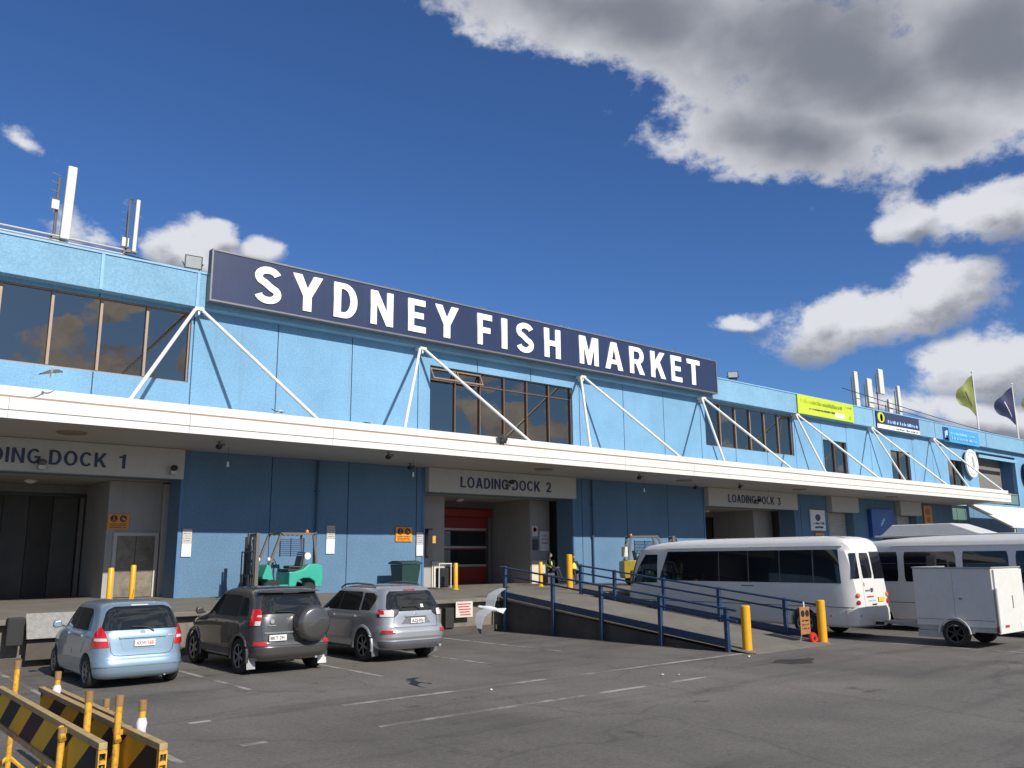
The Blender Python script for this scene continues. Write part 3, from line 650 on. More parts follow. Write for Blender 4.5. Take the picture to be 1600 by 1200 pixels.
T = .30   # horizontal stroke (in letter widths); TV vertical stroke thickness in heights
TV = .185
def glyph(ch):
    if ch == 'I': return [[(0, 0), (1, 0), (1, 1), (0, 1)]]
    if ch == 'T': h = T/2; return [[(.5-h, 0), (.5+h, 0), (.5+h, 1-TV), (1, 1-TV), (1, 1), (0, 1), (0, 1-TV), (.5-h, 1-TV)]]
    if ch == 'H': return [[(0, 0), (T, 0), (T, .41), (1-T, .41), (1-T, 0), (1, 0), (1, 1), (1-T, 1), (1-T, .59), (T, .59), (T, 1), (0, 1)]]
    if ch == 'E': return [[(0, 0), (1, 0), (1, TV), (T+.03, TV), (T+.03, .42), (.88, .42), (.88, .6), (T+.03, .6), (T+.03, 1-TV), (.97, 1-TV), (.97, 1), (0, 1)]]
    if ch == 'F': return [[(0, 0), (T+.04, 0), (T+.04, .39), (.88, .39), (.88, .57), (T+.04, .57), (T+.04, 1-TV), (1, 1-TV), (1, 1), (0, 1)]]
    if ch == 'N': return [[(0, 0), (.27, 0), (.27, .60), (.70, 0), (1, 0), (1, 1), (.73, 1), (.73, .40), (.30, 1), (0, 1)]]
    if ch == 'M': return [[(0, 0), (.23, 0), (.23, .62), (.42, 0), (.58, 0), (.77, .62), (.77, 0), (1, 0), (1, 1), (.69, 1), (.5, .42), (.31, 1), (0, 1)]]
    if ch == 'Y': return [[(.36, 0), (.64, 0), (.64, .40), (1, 1), (.70, 1), (.5, .62), (.30, 1), (0, 1), (.36, .40)]]
    if ch == 'K': return [[(0, 0), (.28, 0), (.28, .27), (.42, .44), (.70, 0), (1.02, 0), (.62, .62), (.98, 1), (.65, 1), (.28, .60), (.28, 1), (0, 1)]]
    if ch == 'A': return [[(0, 0), (.27, 0), (.33, .20), (.67, .20), (.73, 0), (1, 0), (.65, 1), (.35, 1)], [(.38, .36), (.5, .76), (.62, .36)]]
    if ch == 'D': return [[(0, 0), (.45, 0)]+arc(.45, .5, .55, .5, -90, 90, 16)[1:-1]+[(.45, 1), (0, 1)], [(T, TV-.02), (.43, TV-.02)]+arc(.43, .5, .27, .33, -90, 90, 12)[1:-1]+[(.43, 1-TV+.02), (T, 1-TV+.02)]]
    if ch == 'R': return [[(0, 0), (.28, 0), (.28, .38), (.42, .38), (.68, 0), (1.02, 0), (.72, .42)]+arc(.60, .70, .38, .30, -62, 90, 12)+[(0, 1)], [(.28, .54), (.56, .54)]+arc(.56, .69, .14, .15, -90, 90, 8)[1:-1]+[(.56, .84), (.28, .84)]]
    if ch == 'S':
        # centreline of an S, offset to both sides
        cl = arc(.5, .725, .36, .185, 20, 90, 6)+arc(.5, .725, .36, .185, 90, 215, 9)[1:]+[(.38, .56), (.62, .44)]+arc(.5, .275, .36, .185, 35, -90, 9)+arc(.5, .275, .36, .185, -90, -165, 6)[1:]
        L_, R_ = [], []
        for i, p in enumerate(cl):
            q0 = cl[max(i-1, 0)]; q1 = cl[min(i+1, len(cl)-1)]; dx, dy = (q1[0]-q0[0])*1.0, (q1[1]-q0[1])*1.4; l = math.hypot(dx, dy); nx, ny = -dy/l, dx/l
            L_.append((p[0]+nx*.14, p[1]+ny*.092)); R_.append((p[0]-nx*.14, p[1]-ny*.092))
        return [L_+R_[::-1]]
LET = [('S', 12.22, 13.28), ('Y', 13.72, 14.98), ('D', 15.48, 16.52), ('N', 17.14, 18.20), ('E', 18.94, 19.82), ('Y', 20.30, 21.55), ('F', 22.60, 23.42), ('I', 23.98, 24.31), ('S', 24.86, 25.92), ('H', 26.60, 27.64),
       ('M', 28.92, 30.24), ('A', 30.72, 32.02), ('R', 32.55, 33.66), ('K', 34.20, 35.36), ('E', 35.86, 36.76), ('T', 37.22, 38.34)]
for ch, xa, xb in LET: outline_mesh('letter', glyph(ch), 'letter', ms, xa, 11.60, xb-xa, 1.42, 29.225, .05)

# dock signs
def thin_glyph(ch):
    t = .155; 
    def ring(cx, rx, a0, a1, n=18): return arc(cx, .5, rx, .5, a0, a1, n)+arc(cx, .5, rx-t, .5-t*.9, a1, a0, n)
    if ch == 'L': return .50, [[(0, 0), (.5, 0), (.5, t*.9), (t, t*.9), (t, 1), (0, 1)]]
    if ch == 'I': return t, [[(0, 0), (t, 0), (t, 1), (0, 1)]]
    if ch == 'N': return .60, [[(0, 0), (t, 0), (t, .72), (.6-t, 0), (.6, 0), (.6, 1), (.6-t, 1), (.6-t, .28), (t, 1), (0, 1)]]
    if ch == 'A': return .66, [[(0, 0), (.165, 0), (.225, .22), (.435, .22), (.495, 0), (.66, 0), (.42, 1), (.24, 1)], [(.265, .35), (.33, .80), (.395, .35)]]
    if ch == 'K': return .62, [[(0, 0), (t, 0), (t, .30), (.25, .42), (.44, 0), (.63, 0), (.36, .55), (.61, 1), (.43, 1), (t, .52), (t, 1), (0, 1)]]
    if ch == 'D': return .60, [[(0, 0), (.28, 0)]+arc(.28, .5, .32, .5, -90, 90, 14)[1:-1]+[(.28, 1), (0, 1)], [(t, t*.9), (.27, t*.9)]+arc(.27, .5, .32-t, .5-t*.9, -90, 90, 12)[1:-1]+[(.27, 1-t*.9), (t, 1-t*.9)]]
    if ch == 'O': return .68, [arc(.34, .5, .34, .51, 0, 351, 39), arc(.34, .5, .34-t, .51-t*.9, 0, 351, 39)]
    if ch == 'C': return .63, [ring(.33, .33, 42, 318)]
    if ch == 'G': return .66, [arc(.33, .5, .33, .5, 42, 300, 18)+[(.52, .10), (.52, 0), (.64, 0), (.64, .52), (.36, .52), (.36, .38), (.50, .38), (.50, .30)]+arc(.33, .5, .33-t, .5-t*.9, 310, 42, 18)]
    if ch == '1': return .34, [[(.17, 0), (.34, 0), (.34, 1), (.22, 1), (.15, .88), (0, .84), (0, .72), (.17, .74)]]
    if ch == '2': return .50, [[(0, 0), (.5, 0), (.5, t), (.22, t), (.44, .42)]+arc(.25, .70, .25, .30, -20, 180, 12)+[(t, .68)]+arc(.25, .70, .10, .16, 180, -10, 8)+[(.28, .46), (.0, .12)]]
    if ch == '3': return .50, [arc(.24, .72, .25, .28, 165, -55, 12)+arc(.24, .29, .27, .29, 55, -165, 12)+arc(.24, .29, .12, .15, -165, 60, 8)+[(.14, .44), (.14, .58)]+arc(.24, .72, .10, .14, -60, 165, 8)]
def dock_letters(s_, txt, x0, x1, z0, h, y):
    gap = .12; tot = 0; items = []
    for ch in txt:
        if ch == ' ': tot += .28 if len(items) < 8 else .55; continue
        w_, sp = thin_glyph(ch); items.append((ch, tot, w_, sp)); tot += w_+gap
    tot -= gap; k = (x1-x0)/tot
    for ch, o_, w_, sp in items: outline_mesh('letter', sp, 'dockletter', s_, x0+o_*k, z0, k, h, y, .015)
for i, (x0, x1, t0, t1, l) in enumerate(((1.0, 10.28, 3.2, 8.35, 'pale LOADING DOCK 1 board over the leftmost dock'), (20.4, 28.93, 22.03, 27.28, 'pale LOADING DOCK 2 board over the dock with the red door'), (39.15, 48.03, 40.94, 46.15, 'pale LOADING DOCK 3 board above the white bus'))):
    s_ = thing('dock_sign', l, 'sign', ((x0+x1)/2, 29.7, 5.0), 'dock number signs')
    box('board', s_, x0, x1, 29.68, 29.99, 5.02, 6.03, 'signgrey', .01)
    dock_letters(s_, 'LOADING DOCK %d' % (i+1), t0, t1, 5.26, .46, 29.668)

def graphic_panel(name, label, x0, x1, z0, z1, face, shapes, group=None, y=29.5, cat='sign', back=.07):
    s_ = thing(name, label, cat, ((x0+x1)/2, y, z0), group)
    box('panel', s_, x0, x1, y, y+back, z0, z1, face)
    for nm, mt, prims in shapes:
        b = MB()
        for k in range(0, len(prims)):
            p = prims[k]
            if p[0] == 'r': b.box(p[1], p[2], y-.006-.0012*k, y-.0005, p[3], p[4], mt)
            elif p[0] == 'e': b.prism(arc(p[1], p[2], p[3], p[4], 0, 360-12, 29), y-.008, y-.0005, 'y', mt)
        b.build(nm, s_)
    return s_
def squiggle(x0, x1, z0, z1, seed, fill=.75):
    """illegible small print: a row of tiny strokes"""
    random.seed(seed); out = []; x = x0; h = z1-z0
    while x < x1-h*.3:
        wd = h*random.uniform(.12, .5)
        if random.random() < fill: out.append(('r', x, min(x+wd, x1), z0+h*random.choice((0, 0, .1)), z1-h*random.choice((0, .3, .3, 0))))
        x += wd+h*.18
    return out
graphic_panel('banner', 'lime green banner with faint green print on the parapet right of the main sign', 48.6, 55.5, 11.15, 12.38, 'lime',
              [('print', 'olive', squiggle(48.95, 54.2, 11.88, 12.12, 5)), ('small_print', 'pipe', squiggle(49.9, 53.0, 11.52, 11.60, 9)), ('logo_patch', 'white2', [('r', 53.1, 54.3, 11.3, 11.6)]), ('corner_print', 'olive', [('e', 55.0, 11.42, .16, .14)]+squiggle(54.5, 55.3, 12.05, 12.2, 4))], y=29.5)
graphic_panel('banner', 'navy and white sponsor banner with yellow emblem on the parapet', 58.7, 65.2, 11.1, 12.32, 'flagn',
              [('lower_strip', 'white2', [('r', 58.72, 65.18, 11.12, 11.42)]), ('emblem_field', 'lime', [('e', 59.35, 11.92, .5, .38)]), ('emblem', 'olive', [('e', 59.4, 11.9, .2, .28)]), ('print', 'lightblue', squiggle(60.3, 64.9, 11.58, 11.82, 11)), ('strip_print', 'pipe', squiggle(60.2, 65.0, 11.2, 11.3, 12, .5))], y=29.5)
graphic_panel('banner', 'bright cyan banner with a dark emblem square, rightmost on the parapet', 69.35, 75.85, 11.0, 12.15, 'cyan',
              [('emblem_square', 'flagn', [('r', 69.36, 70.2, 11.02, 12.13)]), ('emblem_mark', 'lightblue', [('r', 69.5, 70.05, 11.15, 11.3), ('r', 69.5, 69.65, 11.3, 11.8), ('r', 69.7, 70.0, 11.5, 11.9)]), ('print', 'lightblue', squiggle(70.6, 75.2, 11.65, 11.85, 14)+squiggle(70.6, 75.4, 11.25, 11.45, 15))], y=29.5)
# round sign
rs = thing('round_sign', 'round white emblem sign on the blue wall near the right end', 'sign', (74.3, 29.7, 9.5))
b = MB(); b.lathe([(0, 0), (1.14, 0), (1.16, .02), (1.16, .14), (0, .14)], (74.3, 29.6, 9.55), 'y', 'white2', 40); b.build('disc', rs)
b = MB(); b.prism(arc(74.3, 9.55, .95, .95, 0, 350, 35)+arc(74.3, 9.55, .88, .88, 350, 0, 35), 29.585, 29.598, 'y', 'ggrey'); b.prism([(74.0, 9.1), (74.6, 9.0), (74.75, 9.6), (74.5, 10.2), (74.2, 10.0), (74.35, 9.5)], 29.585, 29.598, 'y', 'ggrey'); b.build('emblem', rs)
rs2 = thing('round_sign', 'dark blue round emblem sign at the far right edge of the wall', 'sign', (86.3, 29.7, 9.5))
b = MB(); b.lathe([(0, 0), (1.2, 0), (1.2, .14), (0, .14)], (86.6, 29.6, 9.3), 'y', 'flagn', 32); b.build('disc', rs2); b = MB(); b.lathe([(.6, 0), (.9, 0), (.9, .01), (.6, .01)], (86.6, 29.585, 9.3), 'y', 'white2', 32); b.build('emblem', rs2)
# lower wall signs
graphic_panel('wall_sign', 'white sign with a dark round emblem on the blue wall above the bus', 49.75, 51.45, 3.8, 5.1, 'white2', [('emblem', 'pipe', [('e', 50.6, 4.62, .3, .22)]), ('print', 'pipe', squiggle(50.0, 51.3, 4.2, 4.32, 20)+squiggle(50.2, 51.1, 3.95, 4.07, 21))], y=29.9)
graphic_panel('wall_sign', 'small orange notice below the white emblem sign above the bus roof', 50.2, 51.2, 3.1, 3.65, 'orange', [('print', 'dark', squiggle(50.3, 51.1, 3.4, 3.5, 22))], y=29.9)
graphic_panel('wall_sign', 'deep blue shop sign with a small white mark on the wall', 57.1, 60.1, 3.4, 5.35, 'bluesign', [('mark', 'lightblue', [('r', 58.3, 58.5, 4.2, 4.4), ('r', 58.45, 58.7, 4.35, 4.6), ('r', 58.65, 58.9, 4.55, 4.75)]), ('print', 'white2', squiggle(58.0, 59.2, 3.5, 3.62, 24))], y=29.7, back=.25)
graphic_panel('wall_sign', 'tall narrow orange and tan sign on the wall near the shop window', 65.4, 66.7, 3.8, 5.85, 'orange', [('print', 'alu', [('e', 66.05, 5.4, .42, .25), ('e', 66.05, 4.8, .3, .22)]), ('lower_print', 'dark', squiggle(65.6, 66.5, 4.1, 4.25, 25))], y=29.9)
for (x0, x1, l) in ((51.9, 55.3, 'pale blank box board above the first roller shutter'), (61.2, 64.4, 'pale blank box board above the second roller shutter')):
    s_ = thing('box_board', l, 'sign', ((x0+x1)/2, 29.8, 5.1)); box('board', s_, x0, x1, 29.6, 30.28, 5.08, 6.03, 'signgrey', .01); box('lower_lip', s_, x0+.05, x1-.05, 29.64, 30.2, 5.03, 5.078, 'steel')
# orange forklift warning signs
def warn(x0, x1, z0, z1, y, label):
    w_ = x1-x0; h = z1-z0
    s_ = thing('forklift_warning_sign', label, 'sign', ((x0+x1)/2, y, z0), 'orange forklift warning signs')
    box('plate', s_, x0, x1, y, y+.02, z0, z1, 'orange')
    b = MB()
    for fx in (.28, .72): b.lathe([(0, 0), (.17*w_, 0), (.17*w_, .004), (0, .004)], (x0+fx*w_, y-.006, z0+.70*h), 'y', 'dark', 20)
    b.build('discs', s_)
    b = MB(); cx = x0+.28*w_; cz = z0+.70*h     # walking figure
    b.ball((cx, y-.010, cz+.09*w_), .025*w_, .003, .025*w_, 'orange', 8); b.box(cx-.02*w_, cx+.02*w_, y-.012, y-.0065, cz-.03*w_, cz+.06*w_, 'orange'); b.prism([(cx-.06*w_, cz-.12*w_), (cx-.03*w_, cz-.12*w_), (cx+.015*w_, cz-.03*w_), (cx+.055*w_, cz-.12*w_), (cx+.085*w_, cz-.12*w_), (cx+.02*w_, cz), (cx-.02*w_, cz)], y-.012, y-.0065, 'y', 'orange')
    cx = x0+.72*w_      # forklift figure
    b.prism([(cx-.02*w_, cz-.08*w_), (cx+.10*w_, cz-.08*w_), (cx+.10*w_, cz+.02*w_), (cx+.02*w_, cz+.02*w_), (cx, cz+.10*w_), (cx-.02*w_, cz+.10*w_)], y-.012, y-.0065, 'y', 'orange'); b.box(cx-.07*w_, cx-.05*w_, y-.012, y-.0065, cz-.09*w_, cz+.09*w_, 'orange'); b.build('symbols', s_)
    b = MB()
    for k, zz in enumerate((.32, .20, .08)):
        for p in squiggle(x0+.1*w_, x1-.1*w_, z0+zz*h, z0+(zz+.07)*h, 30+k, .9): b.box(p[1], p[2], y-.006, y-.0005, p[3], p[4], 'dark')
    b.build('print', s_); return s_
warn(8.57, 9.27, 3.38, 3.9, 31.96, 'orange forklift warning sign above the flap door of dock 1')
warn(18.98, 19.77, 2.97, 3.54, 29.94, 'orange forklift warning sign on the blue wall left of dock 2')
# notice strips
def notice(x0, x1, z0, z1, zm, y, label, two=True):
    s_ = thing('notice_board', label, 'notice', ((x0+x1)/2, y, z0), 'tall notices on the lower wall')
    box('upper_sheet', s_, x0, x1, y, y+.02, zm+.01, z1, 'signgrey'); box('lower_sheet', s_, x0, x1, y-.001, y+.02, z0, zm, 'white2')
    b = MB()
    for k in range(6):
        zz = zm+.08+k*.08
        if zz < z1-.05: 
            for p in squiggle(x0+.03, x1-.03, zz, zz+.03, 40+k, .7): b.box(p[1], p[2], y-.006, y-.0005, p[3], p[4], 'redtext' if k > 3 else 'fgrey')
    if b.v: b.build('print', s_)
notice(10.46, 10.78, 2.42, 3.35, 2.86, 29.95, 'tall grey and white notice on the blue wall at the edge of dock 1')
notice(15.9, 16.25, 2.5, 3.55, 3.05, 29.95, 'tall white notice on the blue wall right of the green forklift')
notice(20.0, 20.32, 2.4, 3.35, 2.85, 29.95, 'grey and white notice at the left edge of dock 2')
graphic_panel('wall_notice', 'white paper notice on the right pier of dock 2 above the seated workers', 28.6, 29.2, 2.6, 3.55, 'white2', [('print', 'ggrey', squiggle(28.7, 29.1, 3.3, 3.35, 50)+squiggle(28.7, 29.1, 3.15, 3.2, 51)+squiggle(28.7, 29.1, 2.95, 3.0, 52))], y=31.97, back=.02, cat='notice')
graphic_panel('wall_notice', 'small red ring prohibition notice on the right pier of dock 2', 28.1, 28.45, 3.3, 3.8, 'white2', [('ring', 'redtext', [('e', 28.27, 3.62, .12, .12)]), ('ring_inner', 'white2', [('e', 28.27, 3.62, .08, .08)])], y=31.97, back=.02, cat='notice')
b = MB(); b.box(28.12, 28.4, 31.85, 31.99, 2.65, 3.15, 'plast'); tag(b.build('switch_box', org=(28.26, 31.9, 2.65), bevel=.01), 'small dark grey switch box on the right pier of dock 2', 'switch box')
b = MB(); b.box(20.42, 20.62, 29.7, 29.98, 2.3, 3.5, 'dark'); b.box(20.66, 20.82, 29.75, 29.98, 2.9, 3.2, 'rust'); tag(b.build('control_box', org=(20.6, 29.9, 2.3), bevel=.01), 'tall black control box with brass fittings at the left edge of dock 2', 'control box')

# ================================================================== LAMPS, CAMERAS, ROOFTOP
def floodlight(loc, aim, label, s=1.0):
    """a box floodlight on a U bracket; aim: horizontal angle, tilt"""
    t = thing('floodlight', label, 'floodlight', loc, 'black box floodlights')
    b = MB(); L0 = Vector(loc)
    R_ = Matrix.Rotation(rad(aim[0]), 3, 'Z') @ Matrix.Rotation(rad(aim[1]), 3, 'X')
    def P(x, y, z): return L0+Vector((0, 0, .32*s))+R_ @ Vector((x*s, y*s, z*s))
    def bx(x0, x1, y0, y1, z0, z1, mt, mb):
        vs = [P(x, y, z) for x in (x0, x1) for y in (y0, y1) for z in (z0, z1)]
        mb.add(vs, [(0, 1, 3, 2), (4, 6, 7, 5), (0, 4, 5, 1), (2, 3, 7, 6), (0, 2, 6, 4), (1, 5, 7, 3)], mt)
    f = [P(-.27, -.1, -.22), P(.27, -.1, -.22), P(.27, -.1, .22), P(-.27, -.1, .22), P(-.16, .14, -.12), P(.16, .14, -.12), P(.16, .14, .12), P(-.16, .14, .12)]
    b.add(f, [(0, 3, 2, 1), (4, 5, 6, 7), (0, 1, 5, 4), (1, 2, 6, 5), (2, 3, 7, 6), (3, 0, 4, 7)], 'dark'); b.build('housing', t, bevel=.01)
    b = MB(); bx(-.23, .23, -.112, -.101, -.18, .18, 'floodlens', b); b.build('lens', t)
    b = MB(); b.tube([L0, L0+Vector((0, 0, .1*s))], .03*s, 'dark', 6); b.tube([P(-.31, 0, 0), L0+Vector((-.2*s, 0, .08*s)), L0+Vector((.2*s, 0, .08*s)), P(.31, 0, 0)], .02*s, 'dark', 6); b.build('bracket', t)
    return t
floodlight((10.15, 29.85, 12.42), (-8, 4), 'black floodlight on the roof edge left of the main sign, glass sunlit', 1.15)
floodlight((42.4, 29.9, 12.44), (-50, -30), 'black floodlight on the roof edge right of the main sign', 1.15)
floodlight((15.35, 26.2, 6.64), (-160, 30), 'black floodlight standing on the canopy below the SYDNEY lettering', .75)
floodlight((21.2, 25.75, 6.62), (-150, 30), 'black floodlight clamped to the canopy edge below the tinted window', .8)
b = MB(); b.box(19.7, 21.6, 26.6, 27.2, 6.5, 7.05, 'cream'); b.box(20.4, 21.2, 26.58, 26.599, 6.88, 6.98, 'plast'); tag(b.build('roof_box', org=(20.6, 26.9, 6.5), bevel=.02), 'cream metal equipment box on top of the canopy beneath the tinted window', 'equipment box')
def camera_cluster(x, y, z, label, down=True):
    t = thing('dome_camera', label, 'camera', (x, y, z), 'small dark cameras under the canopy')
    b = MB(); b.tube([(x, y, z), (x, y, z-.12)], .03, 'fgrey', 6); b.build('stem', t)
    b = MB(); b.ball((x, y, z-.18), .11, .11, .09, 'dark', 10); b.box(x-.05, x+.14, y-.15, y-.02, z-.16, z-.08, 'fgrey'); b.build('housing', t, smooth=True)
for x, y, z, l in ((10.4, 27.0, 6.04, 'dark camera under the canopy at the corner above dock 1'), (16.3, 26.3, 6.04, 'dark camera under the canopy between docks 1 and 2'), (19.0, 29.0, 6.04, 'dark camera close to the wall left of the LOADING DOCK 2 board'), (30.1, 26.7, 6.04, 'dark camera under the canopy right of dock 2'), (36.5, 28.5, 5.98, 'dark camera under the canopy left of the LOADING DOCK 3 board'), (38.6, 27.2, 6.04, 'dark camera hanging above the LOADING DOCK 3 board')): camera_cluster(x, y, z, l)
for x, z, l in ((5.87, 5.3, 'grey camera on the LOADING DOCK 1 board between the two words'), (9.85, 5.35, 'dark camera at the right end of the LOADING DOCK 1 board'), (24.7, 5.6, 'dark speaker camera on the LOADING DOCK 2 board between the two words'), (43.6, 5.45, 'dark camera on the LOADING DOCK 3 board between the two words')):
    t = thing('wall_camera', l, 'camera', (x, 29.6, z), 'cameras on the dock boards')
    MB().tube([(x, 29.67, z), (x, 29.5, z-.02)], .03, 'fgrey', 8).build('arm', t); b = MB(); b.ball((x, 29.42, z), .12, .14, .10, 'fgrey' if x < 7 else 'dark', 10); b.box(x-.1, x+.08, 29.4, 29.6, z-.22, z-.1, 'steel'); b.build('housing', t, smooth=True)
for x, y, l in ((11.2, 28.2, 'small white bulb on a wire under the canopy right of dock 1'), (18.3, 27.7, 'small white bulb on a wire under the canopy left of dock 2'), (31.9, 28.0, 'small white bulb on a wire under the canopy right of dock 2'), (43.0, 28.4, 'small white bulb on a wire beneath the LOADING DOCK 3 board')):
    t = thing('hanging_lamp', l, 'lamp', (x, y, 6.04), 'small bulbs hanging under the canopy')
    MB().tube([(x, y, 6.04), (x, y, 5.55)], .006, 'dark', 4).build('wire', t); b = MB(); b.lathe([(0, 5.55), (.035, 5.54), (.045, 5.38), (0, 5.35)], (x, y, 0), 'z', 'lampglass', 10); b.build('bulb', t, smooth=True)
for x, y, l in ((6.2, 27.6, 'flat brown oval vent in the canopy soffit over dock 1'), (24.9, 27.5, 'flat brown oval vent in the canopy soffit over dock 2'), (34.5, 27.6, 'flat brown oval vent in the canopy soffit between docks 2 and 3'), (45.0, 27.6, 'flat brown oval vent in the canopy soffit over dock 3'), (56.0, 27.6, 'flat brown oval vent in the canopy soffit over the shutters')):
    b = MB(); b.lathe([(0, 6.038), (.42, 6.038), (.38, 5.99), (.2, 5.975), (0, 5.975)], (x, y, 0), 'z', 'alu', 24); tag(b.build('soffit_vent', org=(x, y, 6.0), smooth=True), l, 'vent', 'oval vents in the soffit')
# rooftop antennas
def antenna(x, y, z0, z1, label, kind, lean=0.0, wdt=.26):
    t = thing('panel_antenna', label, 'antenna', (x, y, 12.0), 'mobile phone antennas on the roof')
    b = MB(); b.tube([(x-.17, y+.1, 12.0), (x-.17, y+.1, z1-.45)], .05, 'fgrey', 8); b.build('mast', t)
    b = MB(); b.prism([(x-.28-.02, z0-.02), (x+.2, z0+.02), (x+.2, z0+.1), (x-.28, z0+.1)], y, y+.15, 'y', 'fgrey'); b.build('clamp', t)
    b = MB(); v = []
    for yy in (-.12, .08):
        v += [(x-.02, y+yy, z0), (x-.02+wdt, y+yy, z0), (x-.02+wdt+lean, y+yy, z1), (x-.02+lean, y+yy, z1)]
    b.add(v, [(0, 1, 2, 3), (7, 6, 5, 4), (0, 4, 5, 1), (1, 5, 6, 2), (2, 6, 7, 3), (3, 7, 4, 0)], 'antenna'); b.build('panel', t, bevel=.04, seg=3)
    if kind:
        zb = z0+(z1-z0)*(.38 if kind == 1 else .08)
        box('radio_box', t, x-.36, x-.12, y-.05, y+.12, zb, zb+.34, 'antenna', .02)
        b = MB(); z = zb+.4
        while z < z1-.3: b.tube([(x-.42, y, z), (x-.15, y+.05, z-.04)], .010, 'steel', 4); z += .3
        b.build('prongs', t)
        if kind == 2:
            b = MB(); b.tube([(x-.20, y-.05, z0+.1), (x-.20, y-.05, z1-.1), (x-.12, y-.05, z1), (x-.05, y-.05, z1-.15)], .035, 'fgrey', 8); b.build('cable_loop', t)
antenna(6.02, 31, 13.05, 15.72, 'tall white panel antenna on the roof at the left', 1, .05, .3)
antenna(8.35, 31, 13.1, 15.1, 'shorter antenna with a looped cable left of the main sign', 2, .03, .14)
antenna(60.7, 32, 13.2, 15.9, 'first slim antenna on the roof above the lime banner', 0, -.05, .5)
antenna(62.6, 32, 13.3, 15.6, 'second antenna from the left on the roof above the lime banner', 0, -.05, .7)
antenna(64.5, 32, 14.6, 16.6, 'tallest antenna mounted on a dark mast, highest on the right roof', 0, -.03, .7)
antenna(65.7, 32, 12.9, 14.3, 'short tan antenna between the tall mast and the last antenna', 0, 0, .55)
antenna(67.4, 32, 13.0, 15.6, 'last slim antenna on the right roof above the navy banner', 0, -.03, .4)
rr = thing('roof_rail', 'horizontal pipe rail on short posts along the left roof edge', 'railing', (4, 31, 12))
for z in (13.15, 12.98):
    b = MB(); b.tube([(-12, 31.05, z), (8.3, 31.05, z+.0)], .045, 'steel', 8); b.build('rail', rr, smooth=True)
for x in (-8, -3, 1.5, 5.75, 8.1): box('post', rr, x-.04, x+.04, 31.0, 31.1, 12.0, 13.1, 'fgrey')
b = MB(); b.tube([(8.1, 31, 13.0), (10.0, 31, 12.85)], .02, 'dark', 6); tag(b.build('roof_cable', org=(9, 31, 13)), 'thin dark cable running from the second antenna towards the floodlight', 'cable')
for k, (za, zb, l) in enumerate(((14.2, 12.9, 'upper dark cable slung from the right antennas across the roof'), (13.6, 12.6, 'lower dark cable slung from the right antennas across the roof'))):
    b = MB(); b.tube([(58+k*4+i*5, 31.5, za+(zb-za)*i/8-.25*math.sin(math.pi*i/8)) for i in range(9)], .03, 'dark', 5); tag(b.build('roof_cable', org=(60, 31.5, 13)), l, 'cable')
# flags
def flag(x, y, ztop, h, wd, mt, label, col):
    t = thing('flag', label, 'flag', (x, y, 12.0), 'flags on the right roof')
    b = MB(); b.tube([(x, y, 11.9), (x-.02, y, ztop)], .09, 'whitemetal', 8, r2=.05); b.ball((x-.02, y, ztop+.05), .1, .1, .1, 'whitemetal', 8); b.build('pole', t, smooth=True)
    b = MB(); nx, nz = 12, 14; vs = []
    for side in (0, .02):
        for i in range(nx+1):
            for j in range(nz+1):
                u = i/nx; v = j/nz
                drop = .28*u*h*.25+.25*u*u
                zz = ztop-.3-(u*1.1+.25*u*u+v*(h-u*h*.38-u*1.35))+.06*math.sin(u*9+v*4)
                q_ = u*wd; xx = x-.06-.6*q_+.05*math.sin(v*7+u*3)
                yy = y+.8*q_+.16*u*math.sin(u*6+v*3.2)+side
                vs.append((xx, yy, zz))
    o = (nx+1)*(nz+1); fs = []
    for i in range(nx):
        for j in range(nz):
            a_ = i*(nz+1)+j; fs += [(a_, a_+1, a_+nz+2, a_+nz+1), (o+a_, o+a_+nz+1, o+a_+nz+2, o+a_+1)]
    b.add(vs, fs, mt); b.build('cloth', t, smooth=True, merge=False)
    b = MB()
    if col:
        vv = []
        for k in range(9):
            v = .3+.06*k; u = .55-.04*k
            for dv in (0, .10):
                vq = v+dv; q_ = u*wd; xx = x-.06-.6*q_+.05*math.sin(vq*7+u*3)
                zz = ztop-.3-(u*1.1+.25*u*u+vq*(h-u*h*.38-u*1.35))+.06*math.sin(u*9+vq*4); yy = y+.8*q_+.16*u*math.sin(u*6+vq*3.2)
                vv.append((xx-.02, yy-.03, zz))
        b.add(vv, [(2*k, 2*k+1, 2*k+3, 2*k+2) for k in range(8)], col); b.build('print', t, smooth=True)
flag(85.1, 33, 19.2, 3.9, 1.45, 'flagg', 'yellow green flag on a white pole, leftmost of the three', 'fgrey')
flag(94.6, 33, 19.2, 3.9, 1.7, 'flagn', 'dark navy flag on a white pole, middle of the three', 'white2')
flag(103.0, 33, 20.4, 4.2, 2.0, 'flagg', 'yellow green flag cut off by the right edge of the photo', None)

